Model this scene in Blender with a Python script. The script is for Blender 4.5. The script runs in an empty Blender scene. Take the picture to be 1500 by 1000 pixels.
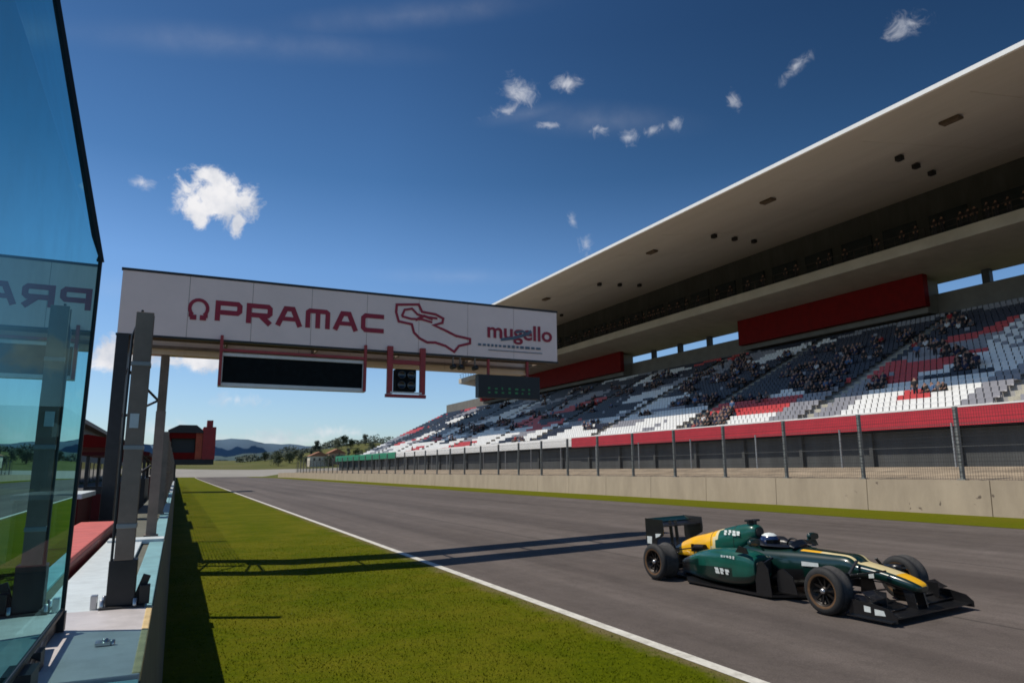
import bpy, math, random
import numpy as np
from mathutils import Vector, Matrix
random.seed(7)
rng = np.random.default_rng(7)
scene = bpy.context.scene
C = scene.collection
R = math.radians
PI = math.pi

# ------------------------------------------------------------------ helpers
class MB:
    """collects simple shapes; build() links them as ONE mesh object"""
    def __init__(s):
        s.v = []; s.f = []; s.m = []; s.sm = []
    def add(s, vs, fs, mi=0, smooth=False):
        o = len(s.v); s.v += [tuple(p) for p in vs]
        for f in fs:
            s.f.append(tuple(i + o for i in f)); s.m.append(mi); s.sm.append(smooth)
        return s
    def box(s, x0, x1, y0, y1, z0, z1, mi=0):
        vs = [(x0,y0,z0),(x1,y0,z0),(x1,y1,z0),(x0,y1,z0),(x0,y0,z1),(x1,y0,z1),(x1,y1,z1),(x0,y1,z1)]
        return s.add(vs, [(3,2,1,0),(4,5,6,7),(0,1,5,4),(1,2,6,5),(2,3,7,6),(3,0,4,7)], mi)
    def bar(s, a, b, w, h=None, mi=0, upv=(0,0,1)):
        h = w if h is None else h
        a = Vector(a); b = Vector(b); d = (b-a).normalized(); u = Vector(upv)
        if abs(d.dot(u)) > .98: u = Vector((0,1,0))
        sx = d.cross(u).normalized(); su = sx.cross(d).normalized()
        vs = []
        for p in (a, b):
            for i, j in ((-1,-1),(1,-1),(1,1),(-1,1)): vs.append(p + sx*(i*w/2) + su*(j*h/2))
        return s.add(vs, [(3,2,1,0),(4,5,6,7),(0,1,5,4),(1,2,6,5),(2,3,7,6),(3,0,4,7)], mi)
    def tube(s, pts, r, n=8, mi=0):
        pts = [Vector(p) for p in pts]; rs = r if isinstance(r, (list, tuple)) else [r]*len(pts)
        vs = []; N = len(pts)
        for k, p in enumerate(pts):
            d = (pts[min(k+1,N-1)] - pts[max(k-1,0)]).normalized()
            u = Vector((0,0,1)) if abs(d.z) < .95 else Vector((1,0,0))
            a = d.cross(u).normalized(); b = a.cross(d)
            for i in range(n):
                t = 2*PI*i/n; vs.append(p + a*(math.cos(t)*rs[k]) + b*(math.sin(t)*rs[k]))
        fs = []
        for k in range(N-1):
            for i in range(n):
                j = (i+1) % n; fs.append((k*n+i, k*n+j, (k+1)*n+j, (k+1)*n+i))
        s.add(vs, fs, mi, True)
        s.add([vs[i] for i in range(n)], [tuple(range(n))[::-1]], mi); s.add(vs[-n:], [tuple(range(n))], mi)
        return s
    def loft(s, rings, mi=0, smooth=True, caps=True, matf=None):
        n = len(rings[0]); vs = [p for r in rings for p in r]; o = len(s.v)
        s.v += [tuple(p) for p in vs]
        for k in range(len(rings)-1):
            for i in range(n):
                j = (i+1) % n; f = (k*n+i, k*n+j, (k+1)*n+j, (k+1)*n+i)
                c = [sum(vs[q][a] for q in f)/4 for a in range(3)]
                s.f.append(tuple(q+o for q in f)); s.m.append(matf(c, i, k) if matf else mi); s.sm.append(smooth)
        if caps:
            s.f.append(tuple(o+i for i in range(n))[::-1]); s.m.append(mi); s.sm.append(False)
            s.f.append(tuple(o+(len(rings)-1)*n+i for i in range(n))); s.m.append(mi); s.sm.append(False)
        return s
    def lathe(s, prof, n=40, c=(0,0,0), mi=0, axis='y', matf=None):
        """prof: (radius, offset along axis)"""
        rings = []
        for r, h in prof:
            ring = []
            for i in range(n):
                t = 2*PI*i/n; q = (r*math.cos(t), r*math.sin(t))
                if axis == 'y': ring.append((c[0]+q[0], c[1]+h, c[2]+q[1]))
                else: ring.append((c[0]+q[0], c[1]+q[1], c[2]+h))
            rings.append(ring)
        return s.loft(rings, mi, True, False, matf)
    def prism(s, poly, a, b, mi=0, axis='y'):
        """poly in (x,z), extruded along y from a to b (axis y) or poly in (y,z) along x"""
        n = len(poly)
        if axis == 'y': vs = [(p, a, q) for p, q in poly] + [(p, b, q) for p, q in poly]
        elif axis == 'x': vs = [(a, p, q) for p, q in poly] + [(b, p, q) for p, q in poly]
        else: vs = [(p, q, a) for p, q in poly] + [(p, q, b) for p, q in poly]
        fs = [tuple(range(n)), tuple(range(2*n-1, n-1, -1))]
        for i in range(n):
            j = (i+1) % n; fs.append((j, i, n+i, n+j))
        return s.add(vs, fs, mi)
    def build(s, name, mats, parent=None, off=(0,0,0), bevel=0, fix=True):
        me = bpy.data.meshes.new(name)
        me.from_pydata([(x-off[0], y-off[1], z-off[2]) for x, y, z in s.v], [], s.f)
        for m in (mats if isinstance(mats, (list, tuple)) else [mats]): me.materials.append(m)
        me.polygons.foreach_set('material_index', s.m); me.polygons.foreach_set('use_smooth', s.sm)
        me.update()
        if fix:
            import bmesh
            bm = bmesh.new(); bm.from_mesh(me); bmesh.ops.recalc_face_normals(bm, faces=bm.faces); bm.to_mesh(me); bm.free()
        o = bpy.data.objects.new(name, me); C.objects.link(o)
        if parent: o.parent = parent
        if bevel:
            b = o.modifiers.new('edge', 'BEVEL'); b.width = bevel; b.segments = 2; b.limit_method = 'ANGLE'; b.angle_limit = R(40)
        return o

def tag(o, label=None, cat=None, group=None, kind=None):
    if label: o['label'] = label
    if cat: o['category'] = cat
    if group: o['group'] = group
    if kind: o['kind'] = kind
    return o
def thing(name, label, cat, loc=(0,0,0), rot=(0,0,0), group=None):
    o = bpy.data.objects.new(name, None); C.objects.link(o); o.empty_display_size = .2
    o.location = loc; o.rotation_euler = rot
    return tag(o, label, cat, group)
def copy_tree(o, parent=None):
    c = o.copy(); C.objects.link(c)
    if parent: c.parent = parent
    for ch in list(o.children): copy_tree(ch, c)
    return c

# ------------------------------------------------------------------ materials
def nt_new(name):
    m = bpy.data.materials.new(name); m.use_nodes = True
    nt = m.node_tree; return m, nt, nt.nodes['Principled BSDF']
def mat(name, col, rough=.6, var=.15, scale=3., metal=0., bump=0., bscale=40., coat=0., spec=.5, dirt=0., emit=None, stretch=(1,1,1)):
    m, nt, b = nt_new(name); N = nt.nodes; L = nt.links
    b.inputs['Roughness'].default_value = rough; b.inputs['Metallic'].default_value = metal
    b.inputs['Coat Weight'].default_value = coat; b.inputs['Coat Roughness'].default_value = .06
    b.inputs['Specular IOR Level'].default_value = spec
    tc = N.new('ShaderNodeTexCoord'); mp = N.new('ShaderNodeMapping'); L.new(tc.outputs['Object'], mp.inputs['Vector'])
    mp.inputs['Scale'].default_value = stretch
    no = N.new('ShaderNodeTexNoise'); no.inputs['Scale'].default_value = scale; no.inputs['Detail'].default_value = 6
    no.inputs['Roughness'].default_value = .65; L.new(mp.outputs['Vector'], no.inputs['Vector'])
    cr = N.new('ShaderNodeValToRGB'); e = cr.color_ramp.elements
    e[0].position = .3; e[1].position = .7
    lo = [c*(1-var) for c in col]; hi = [min(1, c*(1+var)) for c in col]
    e[0].color = (*lo, 1); e[1].color = (*hi, 1)
    L.new(no.outputs['Fac'], cr.inputs['Fac']); out = cr.outputs['Color']
    if dirt:
        n2 = N.new('ShaderNodeTexNoise'); n2.inputs['Scale'].default_value = scale*.35; n2.inputs['Detail'].default_value = 8; n2.inputs['Roughness'].default_value = .75
        L.new(mp.outputs['Vector'], n2.inputs['Vector'])
        r2 = N.new('ShaderNodeValToRGB'); r2.color_ramp.elements[0].position = .45; r2.color_ramp.elements[1].position = .75
        L.new(n2.outputs['Fac'], r2.inputs['Fac'])
        mu = N.new('ShaderNodeMath'); mu.operation = 'MULTIPLY'; mu.inputs[1].default_value = dirt; L.new(r2.outputs['Color'], mu.inputs[0])
        mx = N.new('ShaderNodeMixRGB'); mx.inputs['Color2'].default_value = (col[0]*.35, col[1]*.32, col[2]*.28, 1)
        L.new(mu.outputs[0], mx.inputs['Fac']); L.new(out, mx.inputs['Color1']); out = mx.outputs['Color']
    L.new(out, b.inputs['Base Color'])
    if bump:
        n3 = N.new('ShaderNodeTexNoise'); n3.inputs['Scale'].default_value = bscale; n3.inputs['Detail'].default_value = 5
        L.new(mp.outputs['Vector'], n3.inputs['Vector'])
        bp = N.new('ShaderNodeBump'); bp.inputs['Strength'].default_value = bump; bp.inputs['Distance'].default_value = .02
        L.new(n3.outputs['Fac'], bp.inputs['Height']); L.new(bp.outputs['Normal'], b.inputs['Normal'])
    if emit:
        b.inputs['Emission Color'].default_value = (*emit[:3], 1); b.inputs['Emission Strength'].default_value = emit[3]
    return m

M = {}
M['steel'] = mat('weathered_steel', (.25,.195,.155), .65, .2, 4, .3, dirt=.4)
M['darksteel'] = mat('dark_steel', (.03,.028,.028), .5, .25, 5, .3)
M['black'] = mat('black_rubber', (.008,.008,.009), .5, .3, 8)
M['blackgloss'] = mat('black_gloss', (.006,.007,.008), .2, .2, 6, coat=.4)
M['carbon'] = mat('carbon_black', (.008,.008,.009), .32, .25, 30, coat=.3)
M['tyre'] = mat('tyre_rubber', (.016,.016,.016), .75, .3, 14, bump=.2, bscale=80)
M['tyreband'] = mat('tyre_band_gold', (.10,.05,.018), .7, .25, 20)
M['tyregrey'] = mat('tyre_scuffed_tread', (.05,.048,.046), .85, .35, 18, bump=.25, bscale=90)
M['rim'] = mat('rim_dark_metal', (.022,.018,.016), .45, .25, 12, .6)
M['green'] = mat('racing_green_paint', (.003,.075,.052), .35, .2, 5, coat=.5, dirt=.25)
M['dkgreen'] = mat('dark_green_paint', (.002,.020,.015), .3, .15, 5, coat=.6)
M['yellow'] = mat('yellow_paint', (.90,.47,.010), .35, .1, 5, coat=.5)
M['cream'] = mat('cream_stripe_paint', (.72,.60,.32), .4, .1, 5, coat=.4)
M['white'] = mat('white_paint', (.72,.71,.68), .5, .08, 4, dirt=.15)
M['markwhite'] = mat('white_decal', (.62,.66,.64), .5, .15, 12)
M['helmet'] = mat('helmet_paint', (.008,.02,.07), .2, .2, 5, coat=.8)
M['overall'] = mat('race_overall', (.01,.045,.035), .8, .3, 20)
M['silver'] = mat('silver_metal', (.5,.5,.5), .3, .1, 10, .8)
M['concrete'] = mat('pit_wall_concrete', (.19,.185,.165), .85, .18, 3, bump=.25, bscale=30, dirt=.5)
M['oliveboard'] = mat('pit_wall_face', (.12,.12,.09), .8, .2, 3, dirt=.4)
M['capgrey'] = mat('grey_cap_sheet', (.56,.525,.52), .5, .1, 6, dirt=.45, bump=.1, bscale=12)
M['capteal'] = mat('teal_cap_sheet', (.22,.42,.44), .5, .12, 6, dirt=.4, bump=.1, bscale=12)
M['capwhite'] = mat('white_cap_sheet', (.62,.68,.68), .5, .1, 6, dirt=.3)
M['edgeyellow'] = mat('worn_yellow_edge', (.62,.46,.22), .6, .2, 10, dirt=.3)
M['salmon'] = mat('sunlit_red_lid', (.55,.12,.10), .7, .15, 4, dirt=.2)  # lighter red for the lids, sunlight on their tops put into the colour
M['red'] = mat('red_paint', (.30,.012,.012), .5, .2, 2.5, dirt=.25)
M['stripered'] = mat('red_parapet_paint', (.46,.022,.035), .55, .1, 1.2, dirt=.15)
M['darkred'] = mat('dark_red_panel', (.15,.003,.002), .7, .2, 1.5, dirt=.2, spec=.15)
M['maroon'] = mat('maroon_panel', (.085,.008,.008), .7, .25, 2, dirt=.3, spec=.2)
M['brick'] = mat('red_orange_panel', (.42,.07,.025), .6, .25, 1.5, dirt=.3)
M['signface'] = mat('sign_vinyl', (.93,.72,.64), .55, .05, 1.1, dirt=.1)
M['signback'] = mat('sign_back_sheet', (.88,.72,.58), .6, .06, 2, dirt=.12)
M['signred'] = mat('sign_red_vinyl', (.33,.008,.03), .5, .12, 5)
M['signblue'] = mat('sign_blue_grey_vinyl', (.09,.13,.17), .5, .15, 5)
M['hangred'] = mat('hanger_red_paint', (.36,.03,.03), .5, .2, 5, dirt=.2)
M['screen'] = mat('unlit_display', (.007,.010,.011), .85, .3, 8, spec=.12)
M['ledgreen'] = mat('dim_led_green', (.01,.06,.025), .4, .3, 20, emit=(.02,.25,.07,.10))
M['roofwhite'] = mat('roof_edge_white', (.80,.80,.78), .5, .05, 1)
M['soffit'] = mat('roof_soffit_sheet', (.47,.455,.42), .7, .08, .3, dirt=.22, stretch=(1,.12,1))
M['slab'] = mat('grandstand_concrete', (.46,.44,.39), .8, .1, .6, dirt=.25, bump=.1, bscale=8)
M['tier'] = mat('terrace_concrete', (.36,.35,.34), .85, .12, .8, dirt=.3)
M['stair'] = mat('aisle_steps_concrete', (.50,.47,.38), .85, .1, 1.5, dirt=.2)
M['underwall'] = mat('grandstand_base_wall', (.06,.063,.062), .8, .25, .6, dirt=.4, stretch=(1,2,.4))  # dark tone carries the shade under the stand front
M['backwall'] = mat('grandstand_back_wall', (.16,.15,.13), .8, .15, .8, dirt=.3)
M['seatwhite'] = mat('white_seat_plastic', (.76,.75,.72), .45, .06, 2)
M['seatgrey'] = mat('grey_seat_plastic', (.27,.262,.28), .45, .1, 2)
M['seatred'] = mat('red_seat_plastic', (.52,.05,.045), .45, .12, 2)
M['seatnavy'] = mat('navy_seat_plastic', (.016,.016,.028), .45, .2, 2)
M['greenband'] = mat('green_barrier', (.015,.22,.11), .6, .1, 1)
M['pitbuild'] = mat('pit_building_cladding', (.10,.10,.105), .7, .15, .4, dirt=.2)
M['glassdark'] = mat('building_glazing', (.02,.03,.035), .1, .2, 1)
M['bark'] = mat('tree_bark', (.09,.065,.045), .9, .3, 6, bump=.4)
M['leaf'] = mat('tree_leaves', (.07,.09,.05), .8, .5, .8)  # leaf colour lightened to carry distance haze
M['leafdark'] = mat('dark_tree_leaves', (.052,.072,.05), .8, .5, .8)  # lightened for distance haze as well
M['plaster'] = mat('house_plaster', (.62,.55,.44), .8, .1, 1)
M['ochre'] = mat('ochre_plaster', (.5,.33,.2), .8, .1, 1)
M['tiles'] = mat('clay_roof_tiles', (.30,.13,.07), .85, .2, 3)
M['skin'] = mat('skin', (.30,.17,.12), .6, .1, 10)
M['hair'] = mat('dark_hair', (.02,.015,.012), .7, .3, 30)
M['trouser'] = mat('dark_trousers', (.02,.022,.03), .85, .3, 20)
CLOTH = {'black': (.012,.012,.015), 'navy': (.015,.02,.055), 'grey': (.09,.09,.10), 'white': (.62,.62,.62), 'red': (.30,.015,.02), 'blue': (.06,.13,.26)}
for k, c in CLOTH.items(): M['cloth_'+k] = mat('cloth_'+k, c, .85, .2, 14)
M['metalrail'] = mat('galvanised_rail', (.30,.31,.31), .5, .12, 4, .4)
M['postgrey'] = mat('fence_post_paint', (.21,.215,.20), .6, .15, 3, .2, dirt=.2)

def asphalt_mat():
    m, nt, b = nt_new('race_asphalt'); N = nt.nodes; L = nt.links
    tc = N.new('ShaderNodeTexCoord')
    def noise(sc, det, st=(1,1,1), rough=.6):
        mp = N.new('ShaderNodeMapping'); mp.inputs['Scale'].default_value = st; L.new(tc.outputs['Object'], mp.inputs['Vector'])
        n = N.new('ShaderNodeTexNoise'); n.inputs['Scale'].default_value = sc; n.inputs['Detail'].default_value = det; n.inputs['Roughness'].default_value = rough
        L.new(mp.outputs['Vector'], n.inputs['Vector']); return n.outputs['Fac']
    def ramp(src, p0, c0, p1, c1):
        r = N.new('ShaderNodeValToRGB'); e = r.color_ramp.elements
        e[0].position = p0; e[0].color = (*c0, 1); e[1].position = p1; e[1].color = (*c1, 1); L.new(src, r.inputs['Fac']); return r.outputs['Color']
    def mul(a, c, f=1.):
        x = N.new('ShaderNodeMixRGB'); x.blend_type = 'MULTIPLY'; x.inputs['Fac'].default_value = f; L.new(a, x.inputs['Color1']); L.new(c, x.inputs['Color2']); return x.outputs['Color']
    base = ramp(noise(.35, 5, (1,.25,1)), .3, (.112,.092,.081), .7, (.142,.119,.107))
    lanes = ramp(noise(.9, 4, (1,.012,1)), .33, (.70,.69,.69), .62, (1.08,1.08,1.08))      # long worn lanes
    agg = ramp(noise(60, 3, (1,1,1), .7), .3, (.72,.72,.72), .7, (1.2,1.2,1.2))
    blot = ramp(noise(2.2, 6, (1,.6,1), .7), .25, (.82,.82,.80), .65, (1.05,1.05,1.05))
    sx = N.new('ShaderNodeSeparateXYZ'); L.new(tc.outputs['Object'], sx.inputs[0]); seam = None
    for xs in (9.05, 13.2):                                   # paving seams along the straight
        a1 = N.new('ShaderNodeMath'); a1.operation = 'SUBTRACT'; a1.inputs[1].default_value = xs; L.new(sx.outputs['X'], a1.inputs[0])
        a2 = N.new('ShaderNodeMath'); a2.operation = 'ABSOLUTE'; L.new(a1.outputs[0], a2.inputs[0])
        a3 = N.new('ShaderNodeMapRange'); a3.inputs['From Min'].default_value = .012; a3.inputs['From Max'].default_value = .035; a3.inputs['To Min'].default_value = .55; L.new(a2.outputs[0], a3.inputs['Value'])
        if seam is None: seam = a3.outputs[0]
        else:
            q = N.new('ShaderNodeMath'); q.operation = 'MULTIPLY'; L.new(seam, q.inputs[0]); L.new(a3.outputs[0], q.inputs[1]); seam = q.outputs[0]
    crack = ramp(noise(.55, 9, (1,1,1), .8), .49, (1,1,1), .505, (.72,.72,.72)); crack2 = ramp(noise(.55, 9, (1,1,1), .8), .505, (0,0,0), .52, (1,1,1))
    ck = N.new('ShaderNodeMixRGB'); ck.blend_type = 'LIGHTEN'; ck.inputs['Fac'].default_value = 1; L.new(crack, ck.inputs['Color1']); L.new(crack2, ck.inputs['Color2'])
    L.new(mul(mul(mul(mul(mul(base, lanes), agg), blot), seam), ck.outputs['Color'], .5), b.inputs['Base Color'])
    b.inputs['Roughness'].default_value = .85; b.inputs['Specular IOR Level'].default_value = .25
    bp = N.new('ShaderNodeBump'); bp.inputs['Strength'].default_value = .35; bp.inputs['Distance'].default_value = .01
    L.new(noise(90, 3), bp.inputs['Height']); L.new(bp.outputs['Normal'], b.inputs['Normal'])
    return m
M['asphalt'] = asphalt_mat()

def grass_mat(name, lo, hi, dry, sc=1.5, dryamt=.6, dusty=False):
    m, nt, b = nt_new(name); N = nt.nodes; L = nt.links
    tc = N.new('ShaderNodeTexCoord')
    def noise(s, d, rough=.65):
        n = N.new('ShaderNodeTexNoise'); n.inputs['Scale'].default_value = s; n.inputs['Detail'].default_value = d; n.inputs['Roughness'].default_value = rough
        L.new(tc.outputs['Object'], n.inputs['Vector']); return n.outputs['Fac']
    r = N.new('ShaderNodeValToRGB'); e = r.color_ramp.elements; e[0].position = .35; e[0].color = (*lo, 1); e[1].position = .65; e[1].color = (*hi, 1)
    L.new(noise(9, 6, .8), r.inputs['Fac'])
    r2 = N.new('ShaderNodeValToRGB'); e = r2.color_ramp.elements; e[0].position = .42; e[0].color = (0,0,0,1); e[1].position = .72; e[1].color = (dryamt,)*3 + (1,)
    L.new(noise(sc, 7, .7), r2.inputs['Fac'])
    x = N.new('ShaderNodeMixRGB'); x.inputs['Color2'].default_value = (*dry, 1); L.new(r2.outputs['Color'], x.inputs['Fac']); L.new(r.outputs['Color'], x.inputs['Color1'])
    src = x.outputs['Color']
    if dusty:                                                 # bare dusty margin next to the painted line
        sx = N.new('ShaderNodeSeparateXYZ'); L.new(tc.outputs['Object'], sx.inputs[0])
        ad = N.new('ShaderNodeMath'); ad.operation = 'MULTIPLY_ADD'; ad.inputs[1].default_value = .9; L.new(noise(2.2, 6, .75), ad.inputs[0]); L.new(sx.outputs['X'], ad.inputs[2])
        rg = N.new('ShaderNodeMapRange'); rg.interpolation_type = 'SMOOTHSTEP'; rg.inputs['From Min'].default_value = 5.15; rg.inputs['From Max'].default_value = 5.55; L.new(ad.outputs[0], rg.inputs['Value'])
        x2 = N.new('ShaderNodeMixRGB'); x2.inputs['Color2'].default_value = (.16,.13,.06,1); L.new(rg.outputs[0], x2.inputs['Fac']); L.new(src, x2.inputs['Color1']); src = x2.outputs['Color']
    L.new(src, b.inputs['Base Color']); b.inputs['Roughness'].default_value = .9; b.inputs['Specular IOR Level'].default_value = .03
    bp = N.new('ShaderNodeBump'); bp.inputs['Strength'].default_value = .8; bp.inputs['Distance'].default_value = .04
    L.new(noise(26, 4), bp.inputs['Height']); L.new(bp.outputs['Normal'], b.inputs['Normal'])
    return m
M['verge'] = grass_mat('verge_grass', (.056,.075,.0015), (.101,.120,.002), (.155,.135,.010), .55, .85, True)
M['blade'] = grass_mat('grass_blades', (.078,.104,.002), (.133,.157,.003), (.21,.18,.015), .55, .85)
M['strip'] = grass_mat('strip_grass', (.09,.105,.004), (.125,.132,.006), (.14,.118,.012), .7, .5)
M['field'] = grass_mat('field_grass', (.07,.085,.025), (.11,.115,.04), (.16,.14,.07), .02, .8)
M['rubble'] = mat('rubble_bank', (.33,.26,.18), .95, .35, 1.2, bump=.6, bscale=6, dirt=.6)
M['runoff'] = mat('pale_runoff', (.27,.25,.215), .9, .12, .05, stretch=(1,.3,1))
M['hills'] = mat('hazy_hills', (.135,.20,.27), .95, .18, .0012, spec=0)  # distance haze put into the base colour
M['linewhite'] = mat('track_line_paint', (.64,.62,.55), .7, .12, 9, dirt=.8)
M['pitlane'] = mat('pit_lane_asphalt', (.07,.065,.06), .9, .15, 1)

def wall_mat():
    m = mat('barrier_concrete', (.385,.31,.222), .85, .12, 1.1, bump=.2, bscale=20, dirt=.32, stretch=(1,1,.35))
    nt = m.node_tree; N = nt.nodes; L = nt.links; b = N['Principled BSDF']
    src = b.inputs['Base Color'].links[0].from_socket
    tc = N.new('ShaderNodeTexCoord'); n = N.new('ShaderNodeTexNoise'); n.inputs['Scale'].default_value = 2.6; n.inputs['Detail'].default_value = 4
    L.new(tc.outputs['Object'], n.inputs['Vector'])
    r = N.new('ShaderNodeValToRGB'); r.color_ramp.elements[0].position = .66; r.color_ramp.elements[1].position = .70
    L.new(n.outputs['Fac'], r.inputs['Fac'])
    sep = N.new('ShaderNodeSeparateXYZ'); L.new(tc.outputs['Object'], sep.inputs[0])
    rg = N.new('ShaderNodeMapRange'); rg.inputs['From Min'].default_value = 19; rg.inputs['From Max'].default_value = 17; L.new(sep.outputs['Y'], rg.inputs['Value'])
    mu = N.new('ShaderNodeMath'); mu.operation = 'MULTIPLY'; L.new(r.outputs['Color'], mu.inputs[0]); L.new(rg.outputs[0], mu.inputs[1])
    m2 = N.new('ShaderNodeMath'); m2.operation = 'MULTIPLY'; m2.inputs[1].default_value = .75; L.new(mu.outputs[0], m2.inputs[0])
    x = N.new('ShaderNodeMixRGB'); x.inputs['Color2'].default_value = (.05,.03,.025,1); L.new(m2.outputs[0], x.inputs['Fac']); L.new(src, x.inputs['Color1'])
    L.new(x.outputs['Color'], b.inputs['Base Color']); return m
M['barrier'] = wall_mat()

def glass_mat(name, tint):
    m = bpy.data.materials.new(name); m.use_nodes = True; nt = m.node_tree; N = nt.nodes; L = nt.links; N.clear()
    out = N.new('ShaderNodeOutputMaterial'); mix = N.new('ShaderNodeMixShader')
    tr = N.new('ShaderNodeBsdfTransparent'); tr.inputs['Color'].default_value = (*tint, 1)
    gl = N.new('ShaderNodeBsdfGlossy'); gl.inputs['Color'].default_value = (.34,.68,.70,1); gl.inputs['Roughness'].default_value = .0
    fr = N.new('ShaderNodeFresnel'); fr.inputs['IOR'].default_value = 1.6
    o1 = N.new('ShaderNodeMath'); o1.operation = 'SUBTRACT'; o1.inputs[0].default_value = 1; L.new(fr.outputs[0], o1.inputs[1])
    o2 = N.new('ShaderNodeMath'); o2.operation = 'POWER'; o2.inputs[1].default_value = 2.6; L.new(o1.outputs[0], o2.inputs[0])
    o3 = N.new('ShaderNodeMath'); o3.operation = 'SUBTRACT'; o3.inputs[0].default_value = 1; L.new(o2.outputs[0], o3.inputs[1])
    L.new(o3.outputs[0], mix.inputs['Fac'])
    tg = N.new('ShaderNodeTexCoord'); dn = N.new('ShaderNodeTexNoise'); dn.inputs['Scale'].default_value = 2.2; dn.inputs['Detail'].default_value = 9; dn.inputs['Roughness'].default_value = .75; L.new(tg.outputs['Object'], dn.inputs['Vector'])
    dr = N.new('ShaderNodeMapRange'); dr.inputs['From Min'].default_value = .42; dr.inputs['From Max'].default_value = .8; dr.inputs['To Max'].default_value = .16; L.new(dn.outputs['Fac'], dr.inputs['Value'])
    df = N.new('ShaderNodeBsdfDiffuse'); df.inputs['Color'].default_value = (.22,.27,.27,1); m2 = N.new('ShaderNodeMixShader')
    L.new(dr.outputs[0], m2.inputs['Fac']); L.new(mix.outputs[0], m2.inputs[1]); L.new(df.outputs[0], m2.inputs[2]); L.new(m2.outputs[0], out.inputs['Surface']); L.new(tr.outputs[0], mix.inputs[1]); L.new(gl.outputs[0], mix.inputs[2])
    return m
M['glass'] = glass_mat('clear_teal_screen_glass', (.26,.44,.45)); M['glassdeep'] = glass_mat('deep_teal_screen_glass', (.20,.38,.40))

# ------------------------------------------------------------------ ground heights
CAMB = .03; XE = 5.08
def sm(a, b, t):
    t = min(1, max(0, (t-a)/(b-a))); return t*t*(3-2*t)
def height(x, y):
    if x < XE: h = 0
    elif x < 22.2: h = CAMB*(x-XE)
    elif x < 27: h = 1.52 + .42*(x-22.2)/4.8
    else: h = 1.94
    h *= 1 - sm(150, 240, y)
    if y > 200: h += .00012*min(y-200, 100)**2 + .022*max(0, min(y, 900)-300)
    h += 15*math.exp(-((x-120)/55)**2 - ((y-470)/110)**2)
    h += 5*math.exp(-((x+70)/70)**2 - ((y-420)/120)**2)
    return h
YS = [-40,-20,-10,-5] + list(range(0,60,4)) + list(range(60,240,12)) + list(range(240,420,15)) + list(range(420,700,25)) + [750,850,1000,1300,1800,2600]
def sheet(name, xs, ys, m, dz, hf=height):
    mb = MB(); n = len(xs)
    vs = [(x, y, hf(x, y)+dz) for y in ys for x in xs]
    fs = [(j*n+i, j*n+i+1, (j+1)*n+i+1, (j+1)*n+i) for j in range(len(ys)-1) for i in range(n-1)]
    mb.add(vs, fs, 0, True); o = mb.build(name, m, fix=False)
    return tag(o, kind='structure')
gx = [-1500,-700,-350,-200,-140,-100,-70,-45,-30,-14,-1.5,0,XE,17.6,21.98,22.3,27,40,60,75,90,105,120,140,160,185,220,300,450,800,1600]
sheet('ground', gx, YS, M['field'], -.03)
Y1 = [y for y in YS if y <= 300]
sheet('race_track', [XE, 9, 13, 19.32], Y1, M['asphalt'], 0)
sheet('grass_verge', [.0, 1.5, 3, XE], [y for y in YS if y <= 228], M['verge'], .004)
sheet('track_edge_line', [XE-.06, XE+.10], [y for y in YS if y <= 260], M['linewhite'], .009)
sheet('grass_strip', [19.3, 20.5, 21.97], Y1, M['strip'], .006)
sheet('pit_lane', [-14, -8, -1.3], Y1, M['pitlane'], -.01)
sheet('service_road', [22.28, 24, 27, 33, 45, 60], [y for y in YS if y <= 180], M['rubble'], .004)
sheet('runoff_area', [-14, 0, 15, 30, 60, 90], [229, 240, 255, 270, 285, 300, 315, 330], M['runoff'], .012)
# far hills: two ridges
def ridge(name, dist, prof, m, depth):
    mb = MB(); vs = []; 
    for az, el in prof:
        a = R(az); x = dist*math.sin(a); y = dist*math.cos(a)
        vs += [(x, y, -20), (x, y, 2+dist*math.tan(R(el))), (x*(1+depth), y*(1+depth), -20)]
    n = len(prof); fs = []
    for i in range(n-1):
        fs += [(3*i, 3*i+3, 3*i+4, 3*i+1), (3*i+1, 3*i+4, 3*i+5, 3*i+2)]
    mb.add(vs, fs, 0, True); return tag(mb.build(name, m), kind='structure')
prof = []
for i in range(-60, 121):
    az = i*.6
    el = 2.0 - .012*abs(az-4) + .22*math.sin(az*.16+1.2) + .16*math.sin(az*.55) + .07*math.sin(az*1.7+.5) + .03*math.sin(az*4.1)
    prof.append((az, el))
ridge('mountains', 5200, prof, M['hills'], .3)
M['hills2'] = mat('near_hills', (.125,.175,.185), .95, .3, .004, spec=0)  # bluish base colour carries the distance haze
prof2 = [(az, 1.05 + .22*math.sin(az*.3) + .14*math.sin(az*.9+2) + .05*math.sin(az*3.1)) for az in [i*.5 for i in range(-80, 150)]]
ridge('wooded_hills', 2400, prof2, M['hills2'], .3)

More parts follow.
